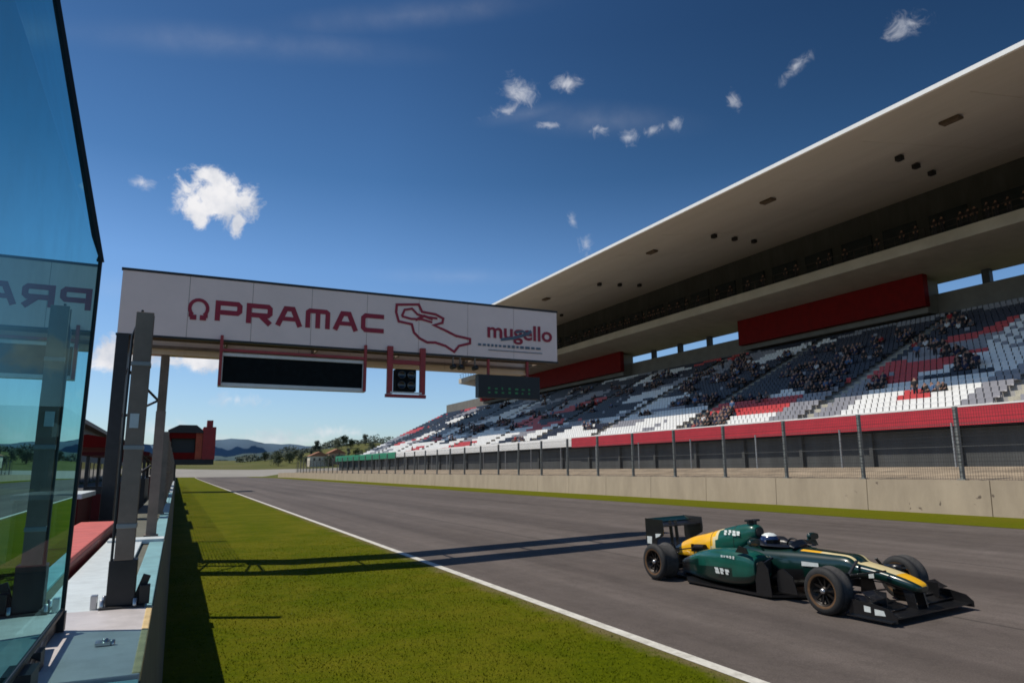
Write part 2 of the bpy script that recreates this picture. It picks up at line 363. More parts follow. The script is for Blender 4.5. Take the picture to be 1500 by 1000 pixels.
# ------------------------------------------------------------------ grass blades on the near verge
def blades():
    n = 110000
    u = rng.random(n); y = 3.0 + 27*u**1.9; x = .05 + 4.95*rng.random(n)**.93
    clump = np.sin(x*5.1+np.sin(y*2.3))*np.sin(y*4.3+np.sin(x*3.7)*1.5)
    keep = rng.random(n) < (.66+.22*clump)*np.clip((5.1-x)/.5,.12,1)*np.clip((30-y)/14,.1,1); x = x[keep]; y = y[keep]; n = len(x)
    h = (.008+.018*rng.random(n))*(1+.3*rng.random(n))*np.clip((31-y)/16,.25,1); a = rng.random(n)*2*PI; w = .0035+.0035*rng.random(n)*(1+y/10)
    lean = .025*rng.random(n); b = rng.random(n)*2*PI
    v = np.zeros((n,3,3))
    v[:,0] = np.stack([x-np.cos(a)*w, y-np.sin(a)*w, np.zeros(n)], 1); v[:,1] = np.stack([x+np.cos(a)*w, y+np.sin(a)*w, np.zeros(n)], 1)
    v[:,2] = np.stack([x+np.cos(b)*lean, y+np.sin(b)*lean, h], 1)
    me = bpy.data.meshes.new('grass'); me.vertices.add(3*n); me.vertices.foreach_set('co', v.reshape(-1))
    me.loops.add(3*n); me.loops.foreach_set('vertex_index', np.arange(3*n, dtype=np.int32))
    me.polygons.add(n); me.polygons.foreach_set('loop_start', np.arange(0,3*n,3, dtype=np.int32)); me.polygons.foreach_set('loop_total', np.full(n,3,dtype=np.int32))
    me.update(); me.validate(); me.materials.append(M['blade'])
    o = bpy.data.objects.new('grass', me); C.objects.link(o)
    tag(o, 'short sunlit grass growing on the verge beside the pit wall', 'grass', kind='stuff')
blades()

# ------------------------------------------------------------------ pit wall
pw = thing('pit_wall', 'long concrete pit wall with teal and grey capping beside the grass verge', 'wall')
mb = MB(); mb.prism([(-.78,0),(.02,0),(-.08,1.06),(-.78,1.06)], 0, 228); mb.build('wall_body', M['oliveboard'], pw)
mb = MB(); mb.box(-.62,-.085,3.78,5.56,1.064,1.104); mb.box(-.118,-.080,3.79,5.55,1.066,1.109,1)
o = mb.build('cap_plate', [M['capgrey'], M['edgeyellow']], pw, bevel=.006); o['label'] = 'scuffed grey cap plate with worn yellow edge'
mb = MB(); mb.box(-.62,-.085,1.2,3.72,1.064,1.096); mb.build('cap_plate', M['capteal'], pw, bevel=.006)['label'] = 'teal cap plate'
mb = MB(); mb.box(-.25,-.086,5.66,10.6,1.064,1.094); mb.build('cap_plate', M['capteal'], pw, bevel=.006)['label'] = 'narrow teal cap plate'
mb = MB(); mb.box(-.76,-.34,5.0,11.2,1.066,1.10); mb.build('cap_plate', M['capwhite'], pw, bevel=.006)['label'] = 'pale cap plate'
mb = MB(); mb.box(-.74,-.082,10.64,11.0,1.068,1.13); mb.build('cap_plate', M['capwhite'], pw, bevel=.006)
y = 11.3
while y < 120:
    mb = MB(); mb.box(-.245,-.084,y,y+5.5,1.064,1.094); mb.build('cap_plate', M['capteal' if int(y)%2 else 'capwhite'], pw); y += 5.9
mb = MB()
mb.box(-.32,-.25,4.42,4.50,1.108,1.122); mb.lathe([(.0,1.135),(.014,1.135),(.016,1.108)], 10, (-.275,4.46,0), 0, 'z'); mb.lathe([(.0,1.13),(.012,1.13),(.013,1.108)], 10, (-.24,4.44,0), 0, 'z')
mb.build('cap_bolt', M['silver'], pw)
# bracket of cables and clamp at the near end of the wall
br = thing('screen_bracket', 'black bracket and cable bundle clamped under the glass screen end', 'bracket', (-.58,4.0,1.06))
mb = MB(); mb.box(-.66,-.55,4.55,4.95,1.108,1.20); mb.bar((-.60,4.75,1.2),(-.56,4.9,1.32),.05,.04); mb.build('clamp', M['black'], br, (-.58,4.0,1.06), .006)
mb = MB()
for k in range(4): mb.tube([(-.52+.012*k,2.6,1.13+.02*k),(-.545+.02*k,3.3,1.15+.015*(k%2)),(-.56+.018*k,3.9,1.17-.01*k),(-.59+.012*k,4.5,1.16)], .016, 8)
mb.box(-.60,-.47,3.55,3.75,1.105,1.2); mb.box(-.585,-.5,4.0,4.12,1.106,1.19)
mb.build('cable_bundle', M['black'], br, (-.58,4.0,1.06))

# main steel post with foot
def ibeam(mb, x, y, z0, z1, w, d, t=.014):
    mb.box(x-w/2, x+w/2, y-d/2, y-d/2+t, z0, z1); mb.box(x-w/2, x+w/2, y+d/2-t, y+d/2, z0, z1); mb.box(x-t/2, x+t/2, y-d/2+t, y+d/2-t, z0, z1)
sp = thing('steel_post', 'tall grey steel post with dark foot standing on the pit wall near the glass screen', 'post', (-.28,5.64,1.1))
mb = MB(); ibeam(mb, -.28, 5.64, 1.41, 3.13, .115, .12); mb.build('shaft', M['steel'], sp, (-.28,5.64,1.1), .003)
mb = MB(); mb.box(-.365,-.195,5.58,5.72,1.118,1.41); mb.box(-.40,-.13,5.53,5.78,1.098,1.118); mb.bar((-.19,5.65,1.12),(-.13,5.65,1.30),.03,.05)
mb.box(-.17,-.105,5.585,5.66,1.118,1.24)
mb.build('foot', M['darksteel'], sp, (-.28,5.64,1.1), .004)
for bx, by in ((-.385,5.57),(-.385,5.75),(-.19,5.55),(-.145,5.765)):
    mb = MB(); mb.lathe([(0,1.165),(.013,1.165),(.013,1.118)], 8, (bx,by,0), 0, 'z'); mb.build('anchor_bolt', M['silver'], sp, (-.28,5.64,1.1))
mb = MB(); mb.box(-.455,-.415,5.60,5.66,1.10,1.19); mb.build('clip', M['silver'], sp, (-.28,5.64,1.1), .004)

for z in (1.62, 2.15, 2.74):
    mb = MB(); mb.box(-.342,-.218,5.575,5.705,z,z+.03); mb.build('band_clamp', M['metalrail'], sp, (-.28,5.64,1.1), .003)
mb = MB(); mb.tube([(-.352,5.59,1.13),(-.351,5.59,1.7),(-.353,5.592,2.4),(-.350,5.60,2.95),(-.30,5.62,3.15)], .009, 8); mb.build('cable', M['black'], sp, (-.28,5.64,1.1))
mb = MB(); mb.box(-.318,-.262,5.572,5.577,2.30,2.40); mb.build('sticker', M['capwhite'], sp, (-.28,5.64,1.1))
# wire fence on the pit wall
pf = thing('wire_fence', 'grey post and wire fence running along the top of the pit wall', 'fence', (-.27,11.44,1.1))
o_ = (-.27,11.44,1.1)
for k in range(17):
    y = 11.44 + 5.9*k; mb = MB(); ibeam(mb, -.26, y, 1.1, 2.86, .13, .13, .016); mb.box(-.35,-.17,y-.1,y+.1,1.096,1.125)
    mb.build('post', M['steel'], pf, o_)
mb = MB()
for k in range(13): z = 1.2+.13*k; mb.bar((-.20,17.4,z),(-.20,106,z),.007,.007)
y = 17.4
while y < 106: mb.box(-.203,-.197,y-.003,y+.003,1.16,2.78); y += .10
mb.build('wire_mesh', M['steel'], pf, o_)

# ------------------------------------------------------------------ glass screen
gs = thing('glass_screen', 'teal tinted glass screen with black edge, folded inward at the top, reflecting the gantry', 'screen', (-.54,4.85,1.1))
go = (-.54,4.85,1.1); gxp = -.535; gxn = -.503; yb = 1.6; ye = 4.93; zb = 1.235; zk = 3.32; xt = -.955; zt = 5.15
mb = MB(); mb.add([(gxn,yb,zb),(gxp,ye,zb),(gxp,ye+.1,zk),(gxn,yb,zk)], [(0,1,2,3)]); mb.build('lower_pane', M['glass'], gs, go, fix=False)
mb = MB(); mb.add([(gxn,yb,zk+.0006),(gxp,ye+.1,zk+.0006),(xt,ye+.1,zt),(xt-gxp+gxn,yb,zt)], [(0,1,2,3)]); mb.build('upper_pane', M['glassdeep'], gs, go, fix=False)
mb = MB(); mb.bar((gxp,ye+.012,zb-.03),(gxp,ye+.112,zk+.01),.022,.03); mb.bar((gxp,ye+.112,zk+.004),(xt,ye+.115,zt),.034,.045); mb.bar((gxn,yb,zb-.015),(gxp,ye,zb-.015),.02,.024)
mb.build('edge_frame', M['black'], gs, go, .003)
# a tall far post behind the glass carries the screen
mb = MB(); mb.box(gxp-.03,gxp+.02,ye-.04,ye+.03,1.108,zb-.02); mb.build('base_clamp', M['black'], gs, go, .004)

# ------------------------------------------------------------------ overhead gantry
GK, GZ = 1.1164, -.2328          # the whole gantry group is this much larger than drawn; GZ sets it back on its feet
def enlarge(o):
    o.location = (o.location[0]*GK, o.location[1]*GK, o.location[2]*GK+GZ); o.scale = (GK,)*3
gt = thing('overhead_gantry', 'box truss gantry with white lettered sign reaching out over the track', 'gantry', (-.75,15.5,0)); enlarge(gt)
gO = (-.75,15.5,0); YF = 14.6; YB = 16.15
mb = MB(); mb.box(-1.175,-.965,14.58,15.1,.2086,4.52); mb.build('leg', M['darksteel'], gt, gO, .006)
mb = MB(); mb.box(-.45,-.29,16.12,16.65,.2086,4.38); mb.build('leg', M['steel'], gt, gO, .006)
mb = MB()
for z0 in (1.7,3.0): 
    mb.bar((-.97,14.9,z0),(-.44,16.3,z0+.45),.035,.035); mb.bar((-.97,14.9,z0+.9),(-.44,16.3,z0+.45),.035,.035)
mb.build('leg_brace', M['darksteel'], gt, gO)
# sign panel with seams and lettering
XL, XR, ZB, ZT = -1.17, 8.12, 4.53, 5.73
mb = MB()
nseg = 8; wseg = (XR-XL)/nseg
for k in range(nseg): mb.box(XL+k*wseg+.004, XL+(k+1)*wseg-.004, YF, YF+.05, ZB, ZT, 0)
mb.box(XL+.005, XR-.005, YF+.055, YF+.50, ZB+.02, ZT-.01, 4); mb.box(XL+.002, XR-.002, YF+.01, YF+.046, ZB+.01, ZT-.01, 4)  # deep box behind the face, added to widen the sign's cast shadow
mb.box(XL-.02, XR+.02, YF-.012, YF+.06, ZT+.002, ZT+.05, 3); mb.box(XL-.02, XR+.02, YF-.006, YF+.056, ZB-.04, ZB-.002, 3)
yl = YF-.004
def stroke(pts, w, mi=1, closed=False):
    """flat lettering stroke in the sign plane with mitred joints"""
    global yl
    yl -= .0005
    pts = [Vector((p[0], p[1])) for p in pts]; n = len(pts); L_, R_ = [], []
    for i, p in enumerate(pts):
        a = pts[i-1] if (i > 0 or closed) else None; b = pts[(i+1) % n] if (i < n-1 or closed) else None
        d1 = (p-a).normalized() if a is not None else None; d2 = (b-p).normalized() if b is not None else None
        if d1 is None: d1 = d2
        if d2 is None: d2 = d1
        t = (d1+d2)
        t = t.normalized() if t.length > 1e-3 else d1
        nrm = Vector((-t.y, t.x)); k = 1/max(.45, nrm.dot(Vector((-d1.y, d1.x))))
        L_.append(p+nrm*(w/2*k)); R_.append(p-nrm*(w/2*k))
    vs = [(q.x, yl, q.y) for q in L_] + [(q.x, yl, q.y) for q in R_]
    m_ = n if closed else n-1
    mb.add(vs, [(i, (i+1) % n, n+(i+1) % n, n+i) for i in range(m_)], mi)
# PRAMAC, wide square letters
x = .47; lw = .50; gap = .075; zb_, zt_ = 4.895, 5.305; sw = .098
def glyph(ch, x):
    X0, X1, A, B = x+sw/2, x+lw-sw/2, zb_+sw/2, zt_-sw/2; Mz = (A+B)/2-.02
    if ch == 'P':
        stroke([(X0, zb_), (X0, B), (X1-.04, B), (X1, B-.04), (X1, Mz+.03), (X1-.04, Mz-.01), (X0+.05, Mz-.01)], sw)
    if ch == 'R':
        stroke([(X0, zb_), (X0, B), (X1-.04, B), (X1, B-.04), (X1, Mz+.03), (X1-.04, Mz-.01), (X0+.05, Mz-.01)], sw); stroke([(X0+.22, Mz-.01), (X1+.01, zb_)], sw*1.1)
    if ch == 'A':
        stroke([(x+.03, zb_), (x+lw*.36, B), (x+lw*.64, B), (x+lw-.03, zb_)], sw*1.05); stroke([(x+.12, A+.10), (x+lw-.12, A+.10)], sw*.9)
    if ch == 'M':
        stroke([(X0, zb_), (X0, B-.03), (X0+.04, B), (X1-.04, B), (X1, B-.03), (X1, zb_)], sw); stroke([((X0+X1)/2, zb_), ((X0+X1)/2, B-.03)], sw)
    if ch == 'C':
        stroke([(x+lw, B), (X0+.05, B), (X0, B-.05), (X0, A+.05), (X0+.05, A), (x+lw, A)], sw)
for ch in 'PRAMAC':
    glyph(ch, x); x += lw + gap
# ring emblem before the word
ring_ = [(.175+.16*math.cos(t), 5.11+.17*math.sin(t)) for t in [R(-50+ i*280/14) for i in range(15)]]
stroke(ring_, .065); stroke([(.03,4.93),(.145,4.93)], .10); stroke([(.205,4.93),(.32,4.93)], .10); stroke([(.03,4.93),(.03,5.05)], .05); stroke([(.32,4.93),(.32,5.05)], .05)
# circuit outline
out = [(4.12,5.56),(4.62,5.61),(4.7,5.45),(5.02,5.42),(5.2,5.34),(5.18,5.24),(4.98,5.17),(5.26,5.07),(5.5,4.97),(5.85,4.92),(5.85,4.82),(5.58,4.74),(5.47,4.60),(5.26,4.72),(5.02,4.78),(4.83,4.77),(4.65,4.85),(4.52,4.97),(4.47,5.15),(4.17,5.19),(4.11,5.39)]
stroke(out, .055, 1, True)
stroke([(4.24,5.31),(4.30,5.46),(4.47,5.50),(4.60,5.38),(4.86,5.34),(5.06,5.33)], .05); stroke([(4.24,5.31),(4.45,5.27),(4.70,5.28),(4.94,5.23)], .05); stroke([(4.55,5.25),(4.75,5.36),(4.95,5.30)], .06)
# circuit word in built-in font
def word(txt, x0, x1, z0, h, mi, sh=0.):
    global yl
    yl -= .0005
    cu = bpy.data.curves.new('word', 'FONT'); cu.body = txt; cu.size = 1; cu.offset = .022; cu.resolution_u = 3
    ob = bpy.data.objects.new('word', cu); C.objects.link(ob); bpy.context.view_layer.update()
    me = bpy.data.meshes.new_from_object(ob.evaluated_get(bpy.context.evaluated_depsgraph_get()))
    vs = [v.co.copy() for v in me.vertices]; fs = [tuple(p.vertices) for p in me.polygons]
    a = min(v.x for v in vs); b = max(v.x for v in vs)
    mb.add([(x0+(v.x-a)/(b-a)*(x1-x0)+sh*v.y, yl, z0+v.y*h) for v in vs], fs, mi)
    bpy.data.objects.remove(ob); bpy.data.curves.remove(cu); bpy.data.meshes.remove(me)
word('mugello', 6.28, 7.98, 5.0, .50, 1)
stroke([(6.62,4.96),(6.95,5.02),(7.25,5.12),(7.42,5.22)], .07, 2); stroke([(7.0,5.16),(7.2,5.2),(7.36,5.12)], .05, 2)
xx = 6.05
while xx < 7.55:
    w_ = random.uniform(.05,.12); stroke([(xx,4.81),(xx+w_,4.81)], random.choice((.05,.07,.06)), 2); xx += w_+.04
stroke([(6.3,4.70),(7.7,4.70)], .018, 2)
mb.build('sign_panel', [M['signface'], M['signred'], M['signblue'], M['darksteel'], M['steel']], gt, gO)['label'] = 'white sign panel with red lettering and circuit outline'
mb = MB()
for k in range(nseg): mb.box(XL+k*wseg+.004, XL+(k+1)*wseg-.004, YB, YB+.05, ZB-.13, ZT, 0)
mb.box(XL+.01, XR-.01, YB+.06, YB+.50, ZB-.1, ZT-.02, 0)  # depth added behind the panel to widen its shadow band
mb.build('back_panel', M['signback'], gt, gO)
mb = MB()
for xk in [XL+.1+i*1.84 for i in range(6)]:
    xk = min(xk, XR-.08)
    mb.bar((xk,YF+.57,ZB+.06),(xk,YB-.06,ZB+.06),.04,.04); mb.bar((xk,YB-.04,ZB-.1),(xk,YB-.04,ZT-.03),.05,.05)
for yk in (YF+.535, YB-.035):
    mb.bar((XL,yk,ZB+.02),(XR,yk,ZB+.02),.06,.06); mb.bar((XL,yk,ZT-.03),(XR,yk,ZT-.03),.06,.06)
mb.build('truss', M['steel'], gt, gO)

# display boards hanging from the gantry
d1 = thing('display_board', 'wide black display board in a white frame hung on red hangers under the sign', 'display board', (2.05,14.6,4.5)); enlarge(d1)
dO = (2.05,14.6,4.5)
mb = MB(); mb.box(.68,3.40,14.58,14.72,3.69,4.20); 
o = mb.build('screen', M['screen'], d1, dO, .006)
mb = MB()
for a, b, c, d in ((.61,3.48,4.205,4.27),(.61,3.48,3.61,3.685)): mb.box(a,b,14.56,14.74,c,d)
mb.box(.61,.675,14.56,14.74,3.69,4.20); mb.box(3.405,3.48,14.56,14.74,3.69,4.20); mb.build('frame', M['white'], d1, dO, .004)
for a in (.60,3.42):
    mb = MB(); mb.box(a,a+.055,14.50,14.555,3.62,4.60); mb.build('hanger', M['hangred'], d1, dO)
mb = MB(); mb.box(.657,3.418,14.505,14.55,4.29,4.34); mb.build('rail', M['hangred'], d1, dO)
d2 = thing('light_box', 'small square dark light box inside a red frame under the sign', 'light box', (4.35,14.6,4.5)); enlarge(d2); dO = (4.35,14.6,4.5)
mb = MB(); mb.box(4.13,4.58,14.55,14.8,3.66,4.14); mb.build('box', M['screen'], d2, dO, .01)
mb = MB(); 
for i in range(2):
    for j in range(2): mb.lathe([(0,-.02),(.07,-.02),(.085,-.035),(.09,0)], 16, (4.25+.21*i,14.55,3.79+.22*j), 0, 'y')
mb.build('lens', M['blackgloss'], d2, dO)
mb = MB(); mb.box(3.93,4.05,14.52,14.60,3.6,4.62); mb.box(4.66,4.78,14.52,14.60,3.6,4.62); mb.box(4.05,4.66,14.53,14.59,4.24,4.33); mb.box(3.9,4.8,14.52,14.60,3.52,3.59)
mb.build('hanger_frame', M['hangred'], d2, dO, .004)
mb = MB(); mb.box(4.0,4.7,14.515,14.53,3.605,3.64); mb.build('trim', M['white'], d2, dO)
d3 = thing('timing_board', 'black timing board with dim green digits under the right end of the sign', 'display board', (6.83,14.6,4.5)); enlarge(d3); dO = (6.83,14.6,4.5)
mb = MB(); mb.box(6.05,7.61,14.56,14.75,3.60,4.12)
for k in range(7):
    xx = 6.28+.17*k
    for q in range(2):
        z_ = 3.70+.09*q; mb.box(xx, xx+random.uniform(.03,.09), 14.551, 14.558, z_, z_+random.uniform(.03,.06), 1)
mb.build('case', [M['black'], M['ledgreen']], d3, dO)
for a in (6.3,7.3):
    mb = MB(); mb.box(a,a+.05,14.62,14.68,4.12,4.6); mb.build('hanger', M['hangred'], d3, dO)
for k, xx in enumerate((5.45,5.62,5.98)):
    cm = thing('camera_pod', ['small dark camera pod, nearest the light box, hanging under the sign','middle small dark camera pod hanging under the sign','small dark camera pod hanging beside the timing board'][k], 'camera', (xx,14.62,4.5), group='camera pods under the gantry'); enlarge(cm)
    mb = MB(); mb.bar((xx,14.62,4.56),(xx,14.62,4.30),.03); mb.build('bracket', M['steel'], cm, (xx,14.62,4.5))
    mb = MB(); mb.lathe([(0,-.12),(.05,-.12),(.055,-.1),(.055,.06),(.03,.1),(0,.1)], 14, (xx,14.62,4.26), 0, 'y'); mb.build('housing', M['darksteel'], cm, (xx,14.62,4.5))

# ------------------------------------------------------------------ far barrier wall and catch fence
fw_ = thing('barrier_wall', 'long pale concrete barrier wall across the track below the grandstand', 'wall', (22,0,.5))
mb = MB(); y = -12.
def bh(yy): return height(21.97, yy)
while y < 176:
    z0 = bh(y); z1 = bh(y+4.2)
    mb.add([(21.97,y+.012,z0-.05),(22.28,y+.012,z0-.05),(22.25,y+.012,z0+1.06),(22.02,y+.012,z0+1.06),(21.97,y+4.188,z1-.05),(22.28,y+4.188,z1-.05),(22.25,y+4.188,z1+1.06),(22.02,y+4.188,z1+1.06)],
           [(3,2,1,0),(4,5,6,7),(0,1,5,4),(1,2,6,5),(2,3,7,6),(3,0,4,7)]); y += 4.2
mb.build('wall_segment', M['barrier'], fw_, (22,0,.5))
cf = thing('catch_fence', 'tall catch fence of grey posts and cables on top of the far concrete wall', 'fence', (22.15,0,1.55)); cO = (22.15,0,1.55)
py = 14.05 - 3.52*6; k = 0
while py < 150:
    zf = bh(py)+1.06; mb = MB(); mb.box(22.06,22.17,py-.05,py+.05,zf-.1,zf+2.25); mb.box(22.05,22.18,py-.06,py+.06,zf+2.251,zf+2.275)
    mb.box(22.02,22.24,py-.12,py+.12,zf+.001,zf+.03)
    mb.build('post', M['postgrey'], cf, cO); py += 3.52
mb = MB()
for q in range(8):
    zz = .28+.27*q
    for ya, yb2 in ((-8,60),(60,150)): mb.bar((22.05,ya,bh(ya)+1.06+zz),(22.05,yb2,bh(yb2)+1.06+zz),.007,.007)
mb.build('cable', M['darksteel'], cf, cO)
mb = MB(); y = -8.
while y < 150:
    z0 = bh(y)+1.07; mb.box(22.045,22.049,y-.003,y+.003,z0,z0+2.2); y += .08 if y < 60 else .16
for q in range(20):
    z0 = 1.08+.11*q
    for ya, yb2 in ((-8,60),(60,150)): mb.bar((22.047,ya,bh(ya)+z0),(22.047,yb2,bh(yb2)+z0),.006,.006)
mb.build('wire_mesh', M['darksteel'], cf, cO)
sf = thing('service_fence', 'low thin post and rail fence in front of the grandstand base wall', 'fence', (33,20,1.95)); sO = (33,20,1.95)
for k in range(22):
    y = -4+6.3*k; mb = MB(); mb.bar((33,y,1.9),(33,y,4.0),.07); mb.build('post', M['metalrail'], sf, sO)
mb = MB()
for z in (2.9,3.95): mb.bar((33,-6,z),(33,132,z),.03)
mb.build('rail', M['underwall'], sf, sO)

# ------------------------------------------------------------------ grandstand (local: x = depth, y = along)
GR = R(1.4)
GS = 1.2                                              # the stand is drawn a little under its real size
st = thing('grandstand', 'large covered grandstand with white cantilever roof and red parapet across the track', 'grandstand', (0,0,-.4), (0,0,GR)); st.scale = (GS,)*3
S0, S1, SR = -8., 150., 126.6
mb = MB(); mb.box(33.9,34.06,S0,SR,20.80,21.04); o = mb.build('roof_edge', M['roofwhite'], st)
mb = MB(); mb.add([(34.07,S0,20.80),(36.5,S0,21.16),(56.0,S0,24.55),(56.0,SR,24.55),(36.5,SR,21.16),(34.07,SR,20.80)], [(0,1,4,5),(1,2,3,4)]); 
mb.build('soffit', M['soffit'], st)
mb = MB(); y = S0+2
while y < SR:
    mb.bar((36.5,y,21.157),(56.0,y,24.547),.035,.02); y += 6.3
mb.build('soffit_joints', M['soffit'], st)
mb = MB(); mb.prism([(34.07,21.04),(62,26.6),(62,25.6),(56.2,24.75),(34.07,20.9)], S0, SR-.003); mb.build('roof', M['slab'], st)
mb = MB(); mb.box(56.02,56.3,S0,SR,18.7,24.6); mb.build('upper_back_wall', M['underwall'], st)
y = S0+1
while y < SR-4:
    mb = MB(); mb.box(55.9,56.015,y,y+3.1,19.4,22.4); mb.build('suite_window', M['glassdark'], st); y += 4.2
mb = MB(); mb.prism([(52,18.5),(52,19.38),(56.01,19.38),(56.01,18.9),(60,18.6),(60,17.62)], S0, SR); mb.build('balcony', M['slab'], st)
mb = MB(); y = S0
while y < SR:
    mb.box(52.06,52.11,y-.025,y+.025,19.381,20.2); y += 1.25
mb.bar((52.09,S0,20.2),(52.09,SR,20.2),.04); mb.bar((52.09,S0,19.72),(52.09,SR,19.72),.02); mb.build('balcony_rail', M['darksteel'], st)
# roof fixtures
for t, s_ in ((39.5,35.7),(39.49,49.57),(39.6,69.62),(39.5,22.0),(39.5,92)):
    zz = 20.7+(t-34.07)*.174; mb = MB(); mb.box(t-.28,t+.28,s_-.55,s_+.55,zz-.16,zz-.02); mb.box(t-.2,t+.2,s_-.45,s_+.45,zz-.2,zz-.162); mb.build('floodlight', M['bark'], st)
for base in (26.5-.6,44.5,62.5,80.5,98.5):
    for i, t in enumerate((42.35,45.9,49.55)):
        zz = 20.7+(t-34.07)*.174; s_ = base+1.15*i+ (1.2 if base < 30 else 0); mb = MB(); mb.box(t-.17,t+.17,s_-.22,s_+.22,zz-.34,zz-.04); mb.lathe([(.16,-.37+zz),(.2,-.342+zz)], 12, (t,s_,0), 0, 'z'); mb.build('loudspeaker', M['black'], st)
# terrace
ROWS = 27; RD = .728; RHt = .357; T0 = 38.35; Z0 = 4.55
prof_t = [(38.0,4.2)]
for r in range(ROWS): prof_t += [(T0+r*RD, Z0+r*RHt), (T0+(r+1)*RD, Z0+r*RHt)]
prof_t += [(58.6, Z0+ROWS*RHt+.3), (58.6, 4.0), (38.0,4.0)]
mb = MB(); 
mb.add([(p,S0,q) for p,q in prof_t[:-2]] + [(p,S1,q) for p,q in prof_t[:-2]], [(i,i+1,len(prof_t)-2+i+1,len(prof_t)-2+i) for i in range(len(prof_t)-3)])
n_ = len(prof_t); mb.add([(p,S1,q) for p,q in prof_t], [tuple(range(n_))]); mb.add([(p,S0,q) for p,q in prof_t], [tuple(range(n_))])
mb.build('terrace', M['tier'], st)
mb = MB(); mb.box(37.86,37.98,S0,61.8,4.1,5.06,0); mb.box(37.84,38.02,S0,61.8,5.062,5.14,1); mb.build('parapet', [M['stripered'], M['seatwhite']], st)['label'] = 'red parapet band'
mb = MB(); mb.box(37.86,37.98,61.82,121.,4.2,5.12,0); mb.build('parapet', M['seatwhite'], st)['label'] = 'white parapet band'
mb = MB(); mb.box(37.86,37.98,121.02,168.,4.0,5.1,0); mb.box(37.9,38.6,150.1,168,5.101,5.2,0); mb.build('parapet', M['greenband'], st)['label'] = 'green parapet band'
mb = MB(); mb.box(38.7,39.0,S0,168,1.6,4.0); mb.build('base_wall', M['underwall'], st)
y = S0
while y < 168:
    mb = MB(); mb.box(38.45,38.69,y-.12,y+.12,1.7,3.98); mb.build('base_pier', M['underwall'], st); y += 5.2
mb = MB(); mb.box(58.65,59.0,S0,S1,4,16.45); mb.build('rear_wall', M['backwall'], st)
mb = MB(); mb.box(58.2,58.62,S0,S1-.01,14.5,14.62); mb.build('gangway_rail', M['seatnavy'], st)
# columns at the open rear strip and red panels that close parts of it
for y in [S0+2+5.4*k for k in range(25)]:
    mb = MB(); mb.box(59.1,59.6,y-.3,y+.3,14,17.7); mb.build('rear_column', M['darksteel'], st)
for a, b in ((35.4,56.7),(79,108),(109,126.6)):
    mb = MB(); mb.box(56.6,57.2,a,b,15.2,17.95); mb.build('red_panel', M['darkred'], st)
for a, b in ((35.6,56.5),(79.2,107.8),(109.2,126.4)):
    mb = MB(); mb.box(57.21,58.9,a,b,14.7,17.6); mb.build('cabin_block', M['backwall'], st)
aisles = [8.5+13.0*k for k in range(-1, 12)]
aisles = [a+ (21.0-21.5) for a in aisles]
for a in aisles:
    mb = MB()
    for r in range(ROWS):
        mb.box(T0+r*RD-.004, T0+r*RD+.20, a-.48, a+.48, Z0+(r-1)*RHt+.02, Z0+r*RHt-.19); mb.box(T0+r*RD+.0, T0+(r+1)*RD-.01, a-.5, a+.5, Z0+r*RHt-.185, Z0+r*RHt+.008)
    mb.build('aisle_steps', M['stair'], st)
# seats
SEATP = [(-.02,.40),(-.02,.44),(.20,.415),(.36,.43),(.40,.50),(.455,.86),(.49,.86),(.44,.46),(.40,.385),(.20,.375)]
seat_colors = ['seatwhite','seatgrey','seatred','seatnavy']
pat = {}
def seat_col(r, s):
    u = r*RD
    if u < 4.9:
        if s <= 23.6: return 2 if (u > 2.2 and s < 21.2) else 1
        if s < 31: return 2 if (1.7 < u < 3.6 and 25.3 < s-.35*u < 27.3) else 0
        if s < 37.2: return 1
        if s < 41.8: return 0 if u < 1.9 else 2
        if s < 46.5: return 3 if u < 2.4 else 2
        if s < 50.5: return 0
        b = (int((s+.8*u)/4.4), int(u/1.6))
        if b not in pat: pat[b] = random.choices([0,1,2,3], [.60,.14,.14,.12])[0]
        return pat[b]
    jr = .9*math.sin(r*12.9)+.6*math.sin(r*4.1+s*.35); b = (int((s+.9*u+jr)/6.8), int((u+1+.5*math.sin(s*.9))/3.2), 1)
    if 22.5 < s < 27 and 9 < u < 15: return 0 if (int(s/.43)+int(u/RD+.5)) % 3 else 1
    if b not in pat: pat[b] = random.choices([0,1,2,3], [.09,.25,.10,.56])[0]  # seat mosaic under the roof, weighted dark to carry the roof shade
    return pat[b] if random.random() > .02 else 1
seats = []
for r in range(ROWS):
    y = S0+.3
    while y < S1-.3:
        if all(abs(y-a) > .70 for a in aisles): seats.append((r, y))
        y += .43
vis = [q for q in seats if q[1] > 20.4 + .62*(q[0]*RD)]
vis.sort(key=lambda q: (T0+q[0]*RD)**2 + q[1]**2)
indiv = set(vis[:100])
taken = set()
def seat_mesh(mb, x, y, z, c, full=False):
    n = len(SEATP); k_ = 1 if full else 1/GS; vs = [(x+p*k_, y-.215*k_, z+q*k_) for p, q in SEATP] + [(x+p*k_, y+.215*k_, z+q*k_) for p, q in SEATP]
    mb.add(vs, [tuple(range(n)), tuple(range(2*n-1,n-1,-1))] + [((i+1)%n, i, n+i, n+(i+1)%n) for i in range(n)], c)
protos = []
for c in range(4):
    mb = MB(); seat_mesh(mb, 0, 0, 0, 0, True); mb.box(.1,.2,-.03,.03,.0,.372); o = mb.build('seat', M[seat_colors[c]]); me = o.data; bpy.data.objects.remove(o); protos.append(me)
mb = MB()
for r, y in seats:
    x = T0+.24+r*RD; z = Z0+r*RHt; c = seat_col(r, y)
    if (r, y) in indiv:
        o = bpy.data.objects.new('seat', protos[c]); C.objects.link(o); o.parent = st; o.location = (x, y, z); o.scale = (1/GS,)*3
    else: seat_mesh(mb, x, y, z, c)
o = mb.build('seat_rows', [M[k] for k in seat_colors], st, fix=False); o['kind'] = 'stuff'

